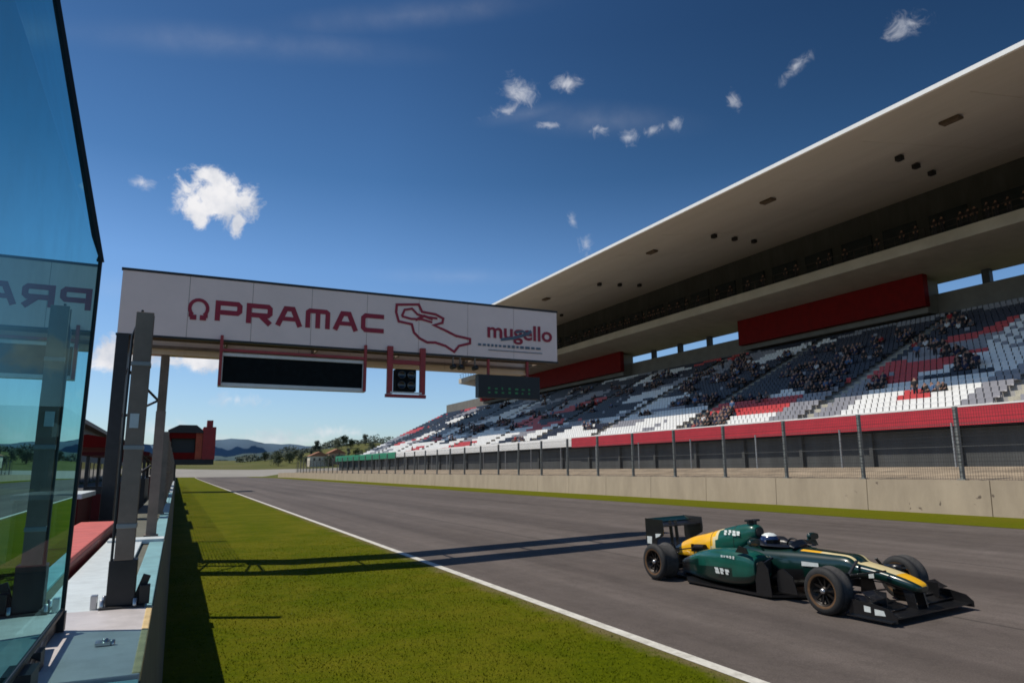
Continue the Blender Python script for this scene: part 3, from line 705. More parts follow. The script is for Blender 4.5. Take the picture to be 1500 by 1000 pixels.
# ------------------------------------------------------------------ people: one continuous skinned mesh per pose
def skin_person(name, joints, bones, radii, mats, regions):
    me = bpy.data.meshes.new(name); me.from_pydata([Vector(j) for j in joints], bones, []); me.update()
    ob = bpy.data.objects.new(name, me); C.objects.link(ob)
    ob.modifiers.new('skin', 'SKIN'); sub = ob.modifiers.new('sub', 'SUBSURF'); sub.levels = 1; sub.render_levels = 1
    if not me.skin_vertices: return None
    for i, r in enumerate(radii): me.skin_vertices[0].data[i].radius = (r, r); me.skin_vertices[0].data[i].use_root = (i == 0)
    bpy.context.view_layer.update()
    res = bpy.data.meshes.new_from_object(ob.evaluated_get(bpy.context.evaluated_depsgraph_get()))
    bpy.data.objects.remove(ob); bpy.data.meshes.remove(me)
    res.name = name
    res.materials.clear()
    for m in mats: res.materials.append(m)
    J = [Vector(j) for j in joints]
    for p in res.polygons:
        c = p.center; best, bi = 9, 0
        for bi_, (a, b) in enumerate(bones):
            d = J[b]-J[a]; t = max(0, min(1, (c-J[a]).dot(d)/max(1e-9, d.length_squared))); q = (c-J[a]-d*t).length
            if q < best: best, bi = q, bi_
        mi = regions[bi]
        if mi == 'head': mi = 3 if (c.z > J[bones[bi][1]].z-.02+.5*(c.x-J[bones[bi][1]].x) ) else 2
        p.material_index = mi; p.use_smooth = True
    return res
# seated spectator facing -x, hips at origin height .45
def spect_mesh(pose, cloth):
    if pose == 'stand':
        J = [(0,0,.95),(0,0,1.15),(0,0,1.38),(0,0,1.50),(-.01,0,1.66),(0,.19,1.38),(-.02,.24,1.12),(-.12,.22,.92),(0,-.19,1.38),(-.02,-.24,1.12),(-.1,-.22,.90),(0,.09,.88),(-.02,.1,.48),(0,.1,.06),(-.12,.1,.03),(0,-.09,.88),(.02,-.1,.48),(0,-.1,.06),(-.12,-.1,.03)]
    elif pose == 'lean':
        J = [(0,0,.52),(-.08,0,.70),(-.2,0,.90),(-.25,0,1.0),(-.32,0,1.13),(-.19,.19,.90),(-.32,.24,.68),(-.46,.12,.58),(-.19,-.19,.90),(-.32,-.24,.68),(-.46,-.12,.58),(0,.1,.5),(-.45,.14,.50),(-.46,.14,.06),(-.6,.14,.04),(0,-.1,.5),(-.45,-.14,.50),(-.46,-.14,.06),(-.6,-.14,.04)]
    else:
        J = [(0,0,.52),(.03,0,.72),(.06,0,.96),(.04,0,1.08),(.0,0,1.24),(.06,.20,.96),(.0,.26,.72),(-.2,.16,.62),(.06,-.20,.96),(.0,-.26,.72),(-.2,-.16,.62),(0,.1,.5),(-.44,.13,.50),(-.42,.13,.06),(-.56,.13,.04),(0,-.1,.5),(-.44,-.13,.50),(-.42,-.13,.06),(-.56,-.13,.04)]
    Bn = [(0,1),(1,2),(2,3),(3,4),(2,5),(5,6),(6,7),(2,8),(8,9),(9,10),(0,11),(11,12),(12,13),(13,14),(0,15),(15,16),(16,17),(17,18)]
    Rd = [.15,.15,.16,.06,.11,.085,.055,.04,.085,.055,.04,.09,.07,.05,.045,.09,.07,.05,.045]
    reg = [0,0,2,'head',0,0,2,0,0,2,1,1,1,4,1,1,1,4]
    return skin_person('person', J, Bn, Rd, [M['cloth_'+cloth], M['trouser'], M['skin'], M['hair'], M['black']], reg)
PM = {(p, c): spect_mesh(p, c) for p in ('sit','lean','stand') for c in CLOTH}
LAB = {'sit': 'spectator in a {} top sitting upright in the grandstand seats', 'lean': 'spectator in a {} top leaning forward in the grandstand seats', 'stand': 'spectator in a {} top standing on the grandstand terrace'}
ca, sa = math.cos(GR), math.sin(GR)
def place_person(x, y, z, pose, cloth, label, group, rot=0):
    o = bpy.data.objects.new('person', PM[(pose, cloth)]); C.objects.link(o)
    x, y, z = x*GS, y*GS, z*GS-.4
    o.location = (x*ca - y*sa, x*sa + y*ca, z); o.rotation_euler = (0,0,GR+rot)
    return tag(o, label, 'person', group)
names = list(CLOTH); wts = [.50,.27,.11,.05,.03,.04]
count = 0; used = set()
def crowd_w(r, s):
    u = r*RD; w = .22
    if 4 <= u <= 16 and 29 < s < 60: w = 1.5
    if u > 4.5 and s <= 29: w = 1.3
    if u >= 5 and 60 <= s < 112: w = .8
    if u <= 2.6 and 41.8 < s < 46.5: w = 3.0
    if u <= 4 and s < 40: w = .10
    if u >= 17: w *= .3
    return w
pool = [(r, s) for r, s in vis if s < 125 and s > 21+.62*r*RD]
pw_ = [crowd_w(r, s) for r, s in pool]
chosen = []
byrow = {}
for r, q in pool: byrow.setdefault(r, []).append(q)
while len(chosen) < 500:                       # groups of friends: short runs of neighbours over a few rows
    r0, s0 = random.choices(pool, pw_)[0]; nr = random.choice((1,1,1,2,2,3)); wid = random.uniform(.4, 2.6)
    for r in range(r0, r0+nr):
        for q in byrow.get(r, []):
            if abs(q-s0-.3*(r-r0)) < wid/2 and random.random() < .72 and (r, q) not in used: used.add((r, q)); chosen.append((r, q))
chosen.sort(key=lambda q: (T0+q[0]*RD)**2 + q[1]**2)      # nearest first: these are individuals, the far rest is one crowd
CV, CF, CMi = [], [], []
allm = list(dict.fromkeys([M['cloth_'+c] for c in CLOTH])) + [M['trouser'], M['skin'], M['hair'], M['black']]
for i, (r, s) in enumerate(chosen):
    pose = random.choices(['sit','lean','stand'], [.58,.27,.15])[0]; cl = random.choices(names, wts)[0]
    x = T0+.24+r*RD+.16; z = Z0+r*RHt
    if pose == 'stand': x -= .27
    if i < 265:
        place_person(x, s, z, pose, cl, LAB[pose].format(cl), 'spectators: %s top, %s' % (cl, {'sit':'sitting','lean':'leaning forward','stand':'standing'}[pose]), random.uniform(-.3,.3) if pose != 'sit' else random.uniform(-.08,.08))
    else:
        me = PM[(pose, cl)]; o0 = len(CV); x, y, z = x*GS, s*GS, z*GS-.4; px_, py_ = x*ca-y*sa, x*sa+y*ca
        for v in me.vertices: CV.append((v.co.x*ca-v.co.y*sa+px_, v.co.x*sa+v.co.y*ca+py_, v.co.z+z))
        for p in me.polygons:
            CF.append(tuple(q+o0 for q in p.vertices)); CMi.append(allm.index(me.materials[p.material_index]))
cm_ = bpy.data.meshes.new('crowd'); cm_.from_pydata(CV, [], CF)
for m in allm: cm_.materials.append(m)
cm_.polygons.foreach_set('material_index', CMi); cm_.update()
tag(C.objects.link(bpy.data.objects.new('crowd', cm_)) or bpy.data.objects['crowd'], 'distant crowd in dark clothes spread over the far seats of the grandstand', 'crowd', kind='stuff')
for s in (24.6,25.1,26.2,27.0,28.9,29.5,33.0,34.2,39.5,41.0,42.3,44.8,46.1,51.0,53.4,55.2,60.1,61.7,63.0,65.4,68.1,73.2,75.1,78.5,81.6,85.0,27.5,28.4,30.8,31.4,36.4,48.9,58.2,64.5,66.2,67.0,69.4,71.2,72.0,74.3,76.0,77.1,80.2,83.8,88.5,91.0):
    place_person(random.uniform(52.35,52.7), s, 19.40, 'stand', 'black', 'dark clothed person standing at the upper balcony rail under the roof', 'people on the upper balcony', random.uniform(-.5,.5))

# ------------------------------------------------------------------ racing car (local: x forward from the rear axle, y left)
car = thing('racing_car', 'green and yellow open wheel racing car speeding past on the track', 'racing car', (8.60,10.50,CAMB*(8.60-XE)), (CAMB,0,R(-87.6)))
car.scale = (1.05,)*3
def cr_interp(keys, n):
    """Catmull-Rom through tuples"""
    outp = []; K = len(keys)
    for i in range(n):
        u = i/(n-1)*(K-1); k = min(int(u), K-2); t = u-k
        p0, p1, p2, p3 = keys[max(k-1,0)], keys[k], keys[k+1], keys[min(k+2,K-1)]
        outp.append(tuple(.5*((2*b)+(-a+c)*t+(2*a-5*b+4*c-d)*t*t+(-a+3*b-3*c+d)*t**3) for a, b, c, d in zip(p0,p1,p2,p3)))
    return outp
def ring(x, cy, hw, zb, zt, n=24, p=3.2):
    pts = []
    for i in range(n):
        t = 2*PI*i/n; c, s = math.cos(t), math.sin(t)
        pts.append((x, cy+hw*math.copysign(abs(c)**(2/p), c), (zb+zt)/2+(zt-zb)/2*math.copysign(abs(s)**(2/p), s)))
    return pts
def topidx(i, n=24): return i in (4,5,6,7)
# monocoque and stepped nose
keys = [(4.20,.0,.06,.30,.36),(4.15,.0,.115,.285,.40),(3.95,.0,.15,.31,.46),(3.65,.0,.165,.36,.515),(3.40,.0,.185,.38,.55),(3.28,.0,.20,.37,.57),(3.16,.0,.22,.34,.64),(2.9,.0,.245,.26,.655),(2.5,.0,.29,.16,.665),(2.1,.0,.34,.10,.665),(1.7,.0,.38,.08,.66),(1.45,.0,.40,.08,.66)]
keys = [(3.3+(k[0]-3.3)*.86 if k[0] > 3.3 else k[0], *k[1:]) for k in keys]
rs = [ring(*k) for k in cr_interp(keys, 44)]
def noseM(c, i, k):
    if c[0] > 2.45 and i in (4,5,6,7) and (c[0] > 3.3 or i in (4,7)): return 1 if (c[0] > 3.8 or 2.45 < c[0] < 2.75) else 2
    if c[2] < .36 and c[0] < 3.5: return 3
    return 0 if c[0] < 3.75 or c[2] > .3 else 3
mb = MB(); mb.loft(rs, 0, True, True, noseM)
body = mb.build('monocoque', [M['dkgreen'], M['yellow'], M['cream'], M['carbon']], car)
for (x0,x1,z0,z1) in ((3.46,3.53,.40,.47),(2.52,2.78,.46,.52)):       # white patches on the nose sides
    for sgn in (-1,1):
        mb = MB(); yy = sgn*(.181 if x0 > 3 else .300); mb.add([(x0,yy,z0),(x1,yy-sgn*.018*(x1-x0)/.2,z0+.01),(x1,yy-sgn*.018*(x1-x0)/.2,z1),(x0,yy,z1)], [(0,1,2,3)])
        mb.build('nose_decal', M['markwhite'], body, fix=False)
# cockpit opening and surround
mb = MB(); n = 28; vs = []; 
for rr, zz in ((1.0,.672),(1.16,.70),(1.32,.672)):
    for i in range(n):
        t = 2*PI*i/n; vs.append((1.86+.40*rr*math.cos(t), .225*rr*math.sin(t), zz + (.055 if math.cos(t) < -.2 else 0)*(rr > 1.1 and rr < 1.2)))
mb.add(vs, [(k*n+i, k*n+(i+1)%n, (k+1)*n+(i+1)%n, (k+1)*n+i) for k in range(2) for i in range(n)], 0, True)
mb.build('cockpit_surround', M['carbon'], car)
mb = MB(); mb.add([(1.86+.41*math.cos(2*PI*i/n), .23*math.sin(2*PI*i/n), .669) for i in range(n)], [tuple(range(n))]); mb.build('cockpit_opening', M['black'], car, fix=False)
mb = MB(); mb.loft([[(2.28+.04*k, .24*math.cos(R(180*i/12)), .672+(.10-.03*k)*math.sin(R(180*i/12))) for i in range(13)] for k in range(3)], 0, True, False); mb.build('windscreen', M['blackgloss'], car, fix=False)
mb = MB(); mb.lathe([(.115,-.014),(.13,0),(.115,.014),(.10,0),(.115,-.014)], 20, (2.15,0,.66), 0, 'y'); sw_o = mb.build('steering_wheel', M['black'], car); 
# airbox, engine cover
keys = [(1.52,.0,.095,.72,.90),(1.44,.0,.13,.66,.935),(1.25,.0,.155,.50,.925),(1.0,.0,.18,.40,.875),(.7,.0,.185,.32,.80),(.4,.0,.17,.28,.72),(.1,.0,.15,.26,.65),(-.2,.0,.11,.26,.54),(-.42,.0,.07,.28,.44)]
rs = [ring(*k, 24, 2.5) for k in cr_interp(keys, 40)]
def covM(c, i, k):
    q = c[0]-.45*(c[2]-.6)
    if q < .74 and c[2] > .33 and q > -.16: return 2 if q > .66 else 1
    return 3 if c[0] < .1 and c[2] < .5 else 0
mb = MB(); mb.loft(rs, 0, True, True, covM); cov = mb.build('engine_cover', [M['green'], M['yellow'], M['cream'], M['carbon']], car)
mb = MB()
def glyph_marks(x0, x1, z0, z1, yfun, gl, seed, sides=(-1, 1)):
    """small unreadable white marks: a few bars per letter, different for each"""
    rr = random.Random(seed); w_ = (x1-x0)/gl
    for sgn in sides:
        rr.seed(seed)
        for k in range(gl):
            a = x0+k*w_+.10*w_; b = x0+(k+1)*w_-.10*w_; t = (b-a)*.30; hz = (z1-z0)*.26; zm = (z0+z1)/2-hz/2
            j1, j2 = rr.uniform(0,.22)*(z1-z0), rr.uniform(0,.22)*(z1-z0)
            bars = [(a, a+(b-a)*rr.uniform(.55,1), z0+j1, zm+hz*.3), (a+(b-a)*rr.uniform(0,.3), b, zm+hz*.45, z1-j2)]
            for (p, q, r_, s_) in bars:
                e1, e2 = -.45*(r_-z0), -.45*(s_-z0)      # slanted dashes
                mb.add([(p+e1,sgn*yfun(p,r_),r_),(q+e1,sgn*yfun(q,r_),r_),(q+e2,sgn*yfun(q,s_),s_),(p+e2,sgn*yfun(p,s_),s_)], [(0,1,2,3)])
glyph_marks(.94, 1.30, .745, .83, lambda x_, z_: .166-.45*max(0,z_-.745)+.018, 4, 3)
mb.build('cover_decal', M['markwhite'], cov, fix=False)
mb = MB(); mb.loft([ring(1.535,0,.08,.74,.885,20,2.4), ring(1.50,0,.07,.75,.875,20,2.4)], 0); mb.build('air_intake', M['black'], cov)
mb = MB(); mb.box(1.30,1.46,-.03,.03,.92,.995); mb.box(1.34,1.44,-.12,-.03,.972,1.003); mb.box(1.34,1.44,.03,.12,.972,1.003); mb.build('camera_mount', M['black'], cov, bevel=.008)
def seam(x0, kk, parent, name, n=24, p=2.5, yc=0.):
    mb = MB(); r1 = ring(x0, yc, kk[0]*1.008, kk[1], kk[2]+.003, n, p); r2 = ring(x0+.010, yc, kk[0]*1.008, kk[1], kk[2]+.003, n, p); mb.loft([r1, r2], 0, True, False); mb.build(name, M['black'], parent, fix=False)
kk_ = cr_interp(keys, 200)
for xs in (1.12, .62):
    q = min(kk_, key=lambda a_: abs(a_[0]-xs)); seam(q[0], q[2:], cov, 'panel_gap')
for sgn in (-1, 1):
    mb = MB()
    for k in range(4): mb.box(.16+.07*k, .19+.07*k, sgn*.175-.02, sgn*.175+.02, .42-.0*k, .54)
    mb.build('vent', M['black'], cov)
    mb = MB(); mb.tube([(.55,sgn*.24,.52),(.32,sgn*.23,.50)], [.05,.055], 14); mb.build('exhaust', M['rim'], car)
    mb = MB(); mb.prism([(2.95,.16),(2.9,.34),(2.7,.38),(2.66,.16)], sgn*.36-.005, sgn*.36+.005); mb.prism([(3.25,.12),(3.2,.33),(3.02,.33),(3.0,.12)], sgn*.25-.005, sgn*.25+.005); mb.build('turning_vane', M['carbon'], car)
    mb = MB(); mb.prism([(1.98,.60),(1.72,.605),(1.80,.70),(1.94,.68)], sgn*.735-.005, sgn*.735+.005); mb.build('winglet', M['carbon'], car)
# sidepods
for sgn in (-1, 1):
    keys = [(2.02,.52,.17,.24,.54),(1.9,.53,.20,.16,.60),(1.6,.53,.21,.11,.625),(1.2,.50,.205,.09,.60),(.8,.42,.19,.08,.53),(.4,.30,.15,.07,.42),(.05,.22,.10,.07,.30)]
    rs = [ring(x_, sgn*cy, hw, a, b, 24, 3.6) for x_, cy, hw, a, b in cr_interp(keys, 26)]
    mb = MB(); mb.loft(rs, 0, True, True, lambda c, i, k: (0 if c[2] > .33+.02*math.sin(c[0]*3) else 1) if c[0] > .42 else 2)  # darker green below, undercut shade put into the paint
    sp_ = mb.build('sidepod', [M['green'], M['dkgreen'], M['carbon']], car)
    mb = MB(); mb.loft([ring(2.045,sgn*.52,.145,.29,.50,20,3.4), ring(2.015,sgn*.52,.13,.30,.49,20,3.4)], 0); mb.build('inlet', M['black'], sp_)
    mb = MB()
    glyph_marks(1.30, 1.62, .25, .36, lambda x_, z_: .752, 3, 11, (sgn,)); glyph_marks(1.42, 1.72, .50, .545, lambda x_, z_: .742, 5, 5, (sgn,))
    mb.build('pod_decal', M['markwhite'], sp_, fix=False)
    mb = MB(); mb.loft([ring(2.02,sgn*.62,.09,.70,.79,16,3), ring(1.97,sgn*.62,.10,.69,.80,16,3), ring(1.93,sgn*.62,.07,.71,.78,16,3)], 0); mb.bar((1.98,sgn*.55,.72),(1.95,sgn*.40,.62),.03,.015)
    mb.build('mirror', M['dkgreen'], car)
    mb = MB(); mb.prism([(2.66,.12),(2.60,.34),(2.44,.44),(2.34,.40),(2.30,.12)], sgn*.58-.006, sgn*.58+.006); mb.prism([(2.30,.05),(2.27,.42),(2.17,.52),(2.10,.50),(2.02,.26),(2.02,.05)], sgn*.68-.006, sgn*.68+.006); mb.bar((2.2,sgn*.68,.49),(2.2,sgn*.5,.55),.02,.03); mb.build('barge_board', M['carbon'], car)
mb = MB(); pl_ = [(2.55,-.30),(2.2,-.68),(.6,-.70),(.35,-.50),(-.3,-.45),(-.3,.45),(.35,.50),(.6,.70),(2.2,.68),(2.55,.30)]
mb.prism(pl_, .035, .065, 0, 'z'); mb.build('floor', M['carbon'], car)
mb = MB(); mb.prism([(-.30,.07),(-.30,.10),(-.62,.27),(-.62,.24)], -.45, .45)
for yy in (-.3,-.1,.1,.3): mb.prism([(-.3,.05),(-.62,.05),(-.62,.23),(-.3,.09)], yy-.006, yy+.006)
mb.build('diffuser', M['carbon'], car)
mb = MB(); mb.box(-.66,-.50,-.05,.05,.26,.36); mb.tube([(-.2,0,.3),(-.6,0,.32)], [.09,.05], 10); mb.build('rear_crash_box', M['carbon'], car, bevel=.01)
mb = MB(); mb.box(-.675,-.662,-.04,.04,.28,.34); mb.build('rain_light', M['stripered'], car)
# wings
def foil(mb, x0, x1, z0, y0, y1, th, camber, aoa, mi=0, n=8, sweep=0):
    up_, lo_ = [], []
    for i in range(n+1):
        u = i/n; x = x0+(x1-x0)*u; zc = z0+camber*math.sin(PI*u)+aoa*u; t = th*math.sqrt(u+.02)*(1-u)+.002
        up_.append((x, zc+t)); lo_.append((x, zc-t))
    poly = up_+lo_[::-1]; mb.prism(poly, y0, y1, mi)
mb = MB(); foil(mb, -.30, -.62, .86, -.50, .50, .035, -.03, .06); foil(mb, -.60, -.76, .925, -.50, .50, .015, -.01, .07, 1)
rw = mb.build('rear_wing', [M['carbon'], M['dkgreen']], car)
for sgn in (-1,1):
    mb = MB(); mb.prism([(-.22,.80),(-.24,.99),(-.80,1.0),(-.80,.60),(-.66,.34),(-.50,.34),(-.45,.60),(-.24,.70)], sgn*.505-.006, sgn*.505+.006); ep = mb.build('endplate', M['carbon'], rw)
    mb = MB(); yy = sgn*.514
    mb.add([(-.30,yy,.73),(-.48,yy,.72),(-.48,yy,.64),(-.36,yy,.68)], [(0,1,2,3)]); mb.add([(-.60,yy,.66),(-.76,yy,.66),(-.76,yy,.52),(-.62,yy,.52)], [(0,1,2,3)]); mb.build('endplate_decal', M['markwhite'], rw, fix=False)
mb = MB(); foil(mb, -.42, -.66, .42, -.49, .49, .02, -.02, .05); mb.bar((-.45,.06,.36),(-.5,.06,.88),.08,.012); mb.bar((-.45,-.06,.36),(-.5,-.06,.88),.08,.012); mb.build('beam_wing', M['carbon'], car)
mb = MB()
foil(mb, 4.30, 4.02, .085, -.80, .80, .022, -.01, .02); foil(mb, 4.06, 3.88, .125, .22, .78, .014, -.01, .06); foil(mb, 4.06, 3.88, .125, -.78, -.22, .014, -.01, .06)
foil(mb, 3.92, 3.74, .185, .30, .78, .012, -.01, .08); foil(mb, 3.92, 3.74, .185, -.78, -.30, .012, -.01, .08)
fwing = mb.build('front_wing', M['carbon'], car)
for sgn in (-1,1):
    mb = MB(); mb.prism([(4.34,.05),(4.34,.12),(4.24,.19),(4.0,.225),(3.68,.24),(3.62,.18),(3.62,.05)], sgn*.805-.007, sgn*.805+.007); mb.box(3.62,4.3,min(sgn*.805,sgn*.87),max(sgn*.805,sgn*.87),.05,.062)
    mb.build('endplate', M['carbon'], fwing)
    mb = MB(); yy = sgn*.815; mb.add([(4.18,yy,.11),(4.02,yy,.10),(4.02,yy,.17),(4.16,yy,.165)], [(0,1,2,3)]); mb.add([(3.96,yy,.12),(3.86,yy,.12),(3.86,yy,.19),(3.96,yy,.185)], [(0,1,2,3)]); mb.build('endplate_decal', M['markwhite'], fwing, fix=False)
    mb = MB(); foil(mb, 4.0, 3.82, .26, min(sgn*.55,sgn*.78), max(sgn*.55,sgn*.78), .012, -.01, .07); mb.box(3.82,4.02,sgn*.55-.005,sgn*.55+.005,.16,.33); mb.build('cascade', M['carbon'], fwing)
    mb = MB(); mb.prism([(4.14,.10),(4.0,.10),(3.92,.36),(4.08,.36)], sgn*.10-.008, sgn*.11+.008); mb.build('pylon', M['carbon'], fwing)
for o in [rw] + list(rw.children):                             # compact rear wing
    for v in o.data.vertices: v.co.y *= .88; v.co.z = .34+(v.co.z-.34)*.90; v.co.x = -.22+(v.co.x+.22)*.85
for o in [fwing] + list(fwing.children):                       # set the wing back under the shortened nose
    for v in o.data.vertices: v.co.x = 3.3+(v.co.x-3.3)*.86; v.co.y *= .94
# wheels
def wheel(x, y, w, rear):
    Rr = .295; sgn = 1 if y > 0 else -1; h = w/2
    root = None
    q_ = Rr/.33
    prof = [(.205,-h+.012),(.235,-h),(.285,-h+.004),(.312,-h+.025),(.326,-h+.06),(Rr,-h+.10),(Rr,h-.10),(.326,h-.06),(.312,h-.025),(.285,h-.004),(.235,h),(.205,h-.012),(.20,h-.05),(.20,-h+.05),(.205,-h+.012)]
    prof = [(a_*q_, b_) for a_, b_ in prof]
    def tm(c, i, k): return 1 if k in (0,10) else (2 if k in (4,5,6) else 0)
    hub = bpy.data.objects.new('wheel', None); C.objects.link(hub); hub.parent = car; hub.location = (x, y, Rr); hub.empty_display_size = .1
    mb = MB(); mb.lathe(prof, 48, (0,0,0), 0, 'y', tm); mb.build('tyre', [M['tyre'], M['tyreband'], M['tyregrey']], hub)
    mb = MB(); f = sgn*(h-.03)
    mb.lathe([(.181,sgn*(h-.014)),(.17,sgn*(h-.02)),(.165,sgn*(h-.09)),(.06,sgn*(h-.075)),(.055,sgn*(h-.05)),(.03,sgn*(h-.03)),(.0,sgn*(h-.03))], 40, (0,0,0), 0, 'y')
    for k in range(10):
        a = 2*PI*k/10; mb.bar((.05*math.cos(a), sgn*(h-.06), .05*math.sin(a)), (.168*math.cos(a+.12), sgn*(h-.05), .168*math.sin(a+.12)), .022, .02, 0, (0,1,0))
    mb.build('rim', M['rim'], hub)
    mb = MB(); mb.lathe([(.178,-sgn*(h-.05)),(.0,-sgn*(h-.07))], 40, (0,0,0), 0, 'y'); mb.build('brake_cover', M['carbon'], hub)
    mb = MB(); mb.lathe([(.032,sgn*(h-.05)),(.032,sgn*(h-.012)),(.0,sgn*(h-.012))], 12, (0,0,0), 0, 'y'); mb.build('wheel_nut', M['silver'], hub)
for x_, y_, w_, r_ in ((0,.72,.36,True),(0,-.72,.36,True),(3.3,.76,.27,False),(3.3,-.76,.27,False)): wheel(x_, y_, w_, r_)
for x_, base in ((3.3, .19), (0, .16)):
    for sgn in (-1,1):
        yo = sgn*.60
        mb = MB()
        for (xa, za, zo) in ((.42,.52,.44),(-.38,.50,.44),(.40,.30,.22),(-.40,.30,.22)): mb.bar((x_+xa, sgn*base, za), (x_, yo, zo), .045, .016)
        mb.bar((x_+.02, sgn*base, .60 if x_ > 1 else .22), (x_, yo, .24 if x_ > 1 else .46), .03, .022)
        mb.build('suspension', M['carbon'], car)
        mb = MB(); mb.loft([ring(x_-.12,sgn*.57,.05,.18,.48,16,3), ring(x_+.14,sgn*.56,.06,.16,.50,16,3)], 0); mb.build('brake_duct', M['carbon'], car)
# driver: top-level person seated in the cockpit
CM = Matrix.LocRotScale(car.location, car.rotation_euler.to_quaternion(), car.scale)
J = [(1.55,0,.32),(1.60,0,.46),(1.62,0,.59),(1.65,0,.68),(1.69,0,.73),(1.63,.17,.58),(1.82,.22,.54),(2.08,.12,.64),(2.14,.10,.68),(1.63,-.17,.58),(1.82,-.22,.54),(2.08,-.12,.64),(2.14,-.10,.68),(1.75,.09,.30),(2.3,.09,.38),(1.75,-.09,.30),(2.3,-.09,.38)]
Bn = [(0,1),(1,2),(2,3),(3,4),(2,5),(5,6),(6,7),(7,8),(2,9),(9,10),(10,11),(11,12),(0,13),(13,14),(0,15),(15,16)]
Rd = [.13,.14,.12,.06,.09,.07,.05,.038,.032,.07,.05,.038,.032,.08,.06,.08,.06]
dm = skin_person('person', J, Bn, Rd, [M['overall'], M['overall'], M['overall'], M['overall'], M['black']], [0,0,0,0,0,0,4,4,0,0,4,4,0,0,0,0])
drv = bpy.data.objects.new('person', dm); C.objects.link(drv)
drv.location = car.location; drv.rotation_euler = car.rotation_euler; drv.scale = car.scale
tag(drv, 'driver in dark green overalls and blue and white helmet sitting in the racing car', 'person')
hp = []
for z_, r_ in ((-.13,.05),(-.12,.095),(-.08,.122),(-.02,.136),(.04,.132),(.09,.105),(.12,.065),(.132,.0)): hp.append((r_, z_))
mb = MB(); mb.lathe(hp, 28, (1.71,0,.695), 0, 'z', lambda c, i, k: 1 if k >= 5 else 0)
mb.v = [(1.71+(x-1.71)*1.14, y, z) for x, y, z in mb.v]
hm = mb.build('helmet', [M['helmet'], M['markwhite']], drv)
mb = MB(); vs = []
for z_ in (.68,.735):
    for i in range(13):
        t = R(-70+140*i/12); vs.append((1.71+.159*math.cos(t), .141*math.sin(t), z_))
mb.add(vs, [(i,i+1,13+i+1,13+i) for i in range(12)], 0, True); mb.build('visor', M['blackgloss'], hm, fix=False)

# ------------------------------------------------------------------ pit side: red cabin, team stands, cabinets, pit building
hut = thing('red_cabin', 'raised red cabin with dark roof and tall end panel beyond the pit wall fence', 'cabin', (1.2,75,0)); hO = (1.2,75,0)
mb = MB(); mb.box(-.9,3.2,74.2,78,2.62,3.1); mb.build('floor', M['black'], hut, hO)  # black, shadow of the underside put into the colour
mb = MB(); mb.box(-.8,2.0,77.4,77.6,3.11,5.6); mb.box(-.85,-.65,74.4,77.4,3.11,5.6); mb.box(-.64,1.5,74.3,74.45,3.11,3.75); mb.box(-.64,1.5,74.3,74.45,5.1,5.6); mb.build('wall', M['darkred'], hut, hO)
mb = MB(); mb.box(1.51,2.1,74.3,77.39,3.11,5.6); mb.build('side_panel', M['brick'], hut, hO)
mb = MB(); mb.box(2.12,3.25,74.1,77.6,3.11,6.2); mb.box(2.4,2.95,74.3,75.3,6.2,6.85); mb.build('end_panel', M['red'], hut, hO)
mb = MB(); mb.box(-.6,1.45,74.9,77.3,3.12,5.58); mb.build('interior', M['black'], hut, hO)  # solid black block stands in for the shaded inside
mb = MB(); mb.prism([(-.95,5.605),(2.11,5.605),(2.11,5.85),(1.5,6.35),(0,6.35),(-.95,5.85)], 74.0, 78.0); mb.build('roof', M['darksteel'], hut, hO)
mb = MB()
for x_ in (-.6,-.2): mb.box(x_-.15,x_+.15,75,75.3,0,2.75)
mb.build('support_post', M['darksteel'], hut, hO)
rc = thing('red_barrier_box', 'low red barrier box with pale sunlit lid along the inner edge of the pit wall', 'barrier', (-1.1,9,0))
mb = MB(); mb.box(-1.32,-.84,7.4,13.4,0,1.16); mb.build('body', M['red'], rc, (-1.1,9,0), .02)
for a, b in ((7.39,9.38),(9.40,11.39),(11.41,13.41)):
    mb = MB(); mb.box(-1.33,-.83,a,b,1.162,1.21); mb.build('lid', M['salmon'], rc, (-1.1,9,0), .012)
cb = thing('red_cabinet', 'dark red cabinet with pale top standing on the pit lane behind the wall', 'cabinet', (-1.8,14.5,0)); bO = (-1.8,14.5,0)
mb = MB(); mb.box(-2.35,-1.45,14.0,16.2,0,1.55); mb.build('body', M['maroon'], cb, bO, .02)
mb = MB(); mb.box(-2.4,-1.40,13.95,16.25,1.552,1.64); mb.build('top', M['capwhite'], cb, bO, .01)
mb = MB(); mb.box(-2.36,-2.30,13.97,13.998,.1,1.5); mb.box(-1.78,-1.74,13.97,13.998,.1,1.5); mb.build('door_trim', M['steel'], cb, bO)
labs = ['nearest dark red pit wall stand with canopy behind the gantry legs', 'second dark red pit wall stand behind the gantry legs', 'third dark red pit wall stand further along the pit wall', 'farthest dark red pit wall stand along the pit wall']
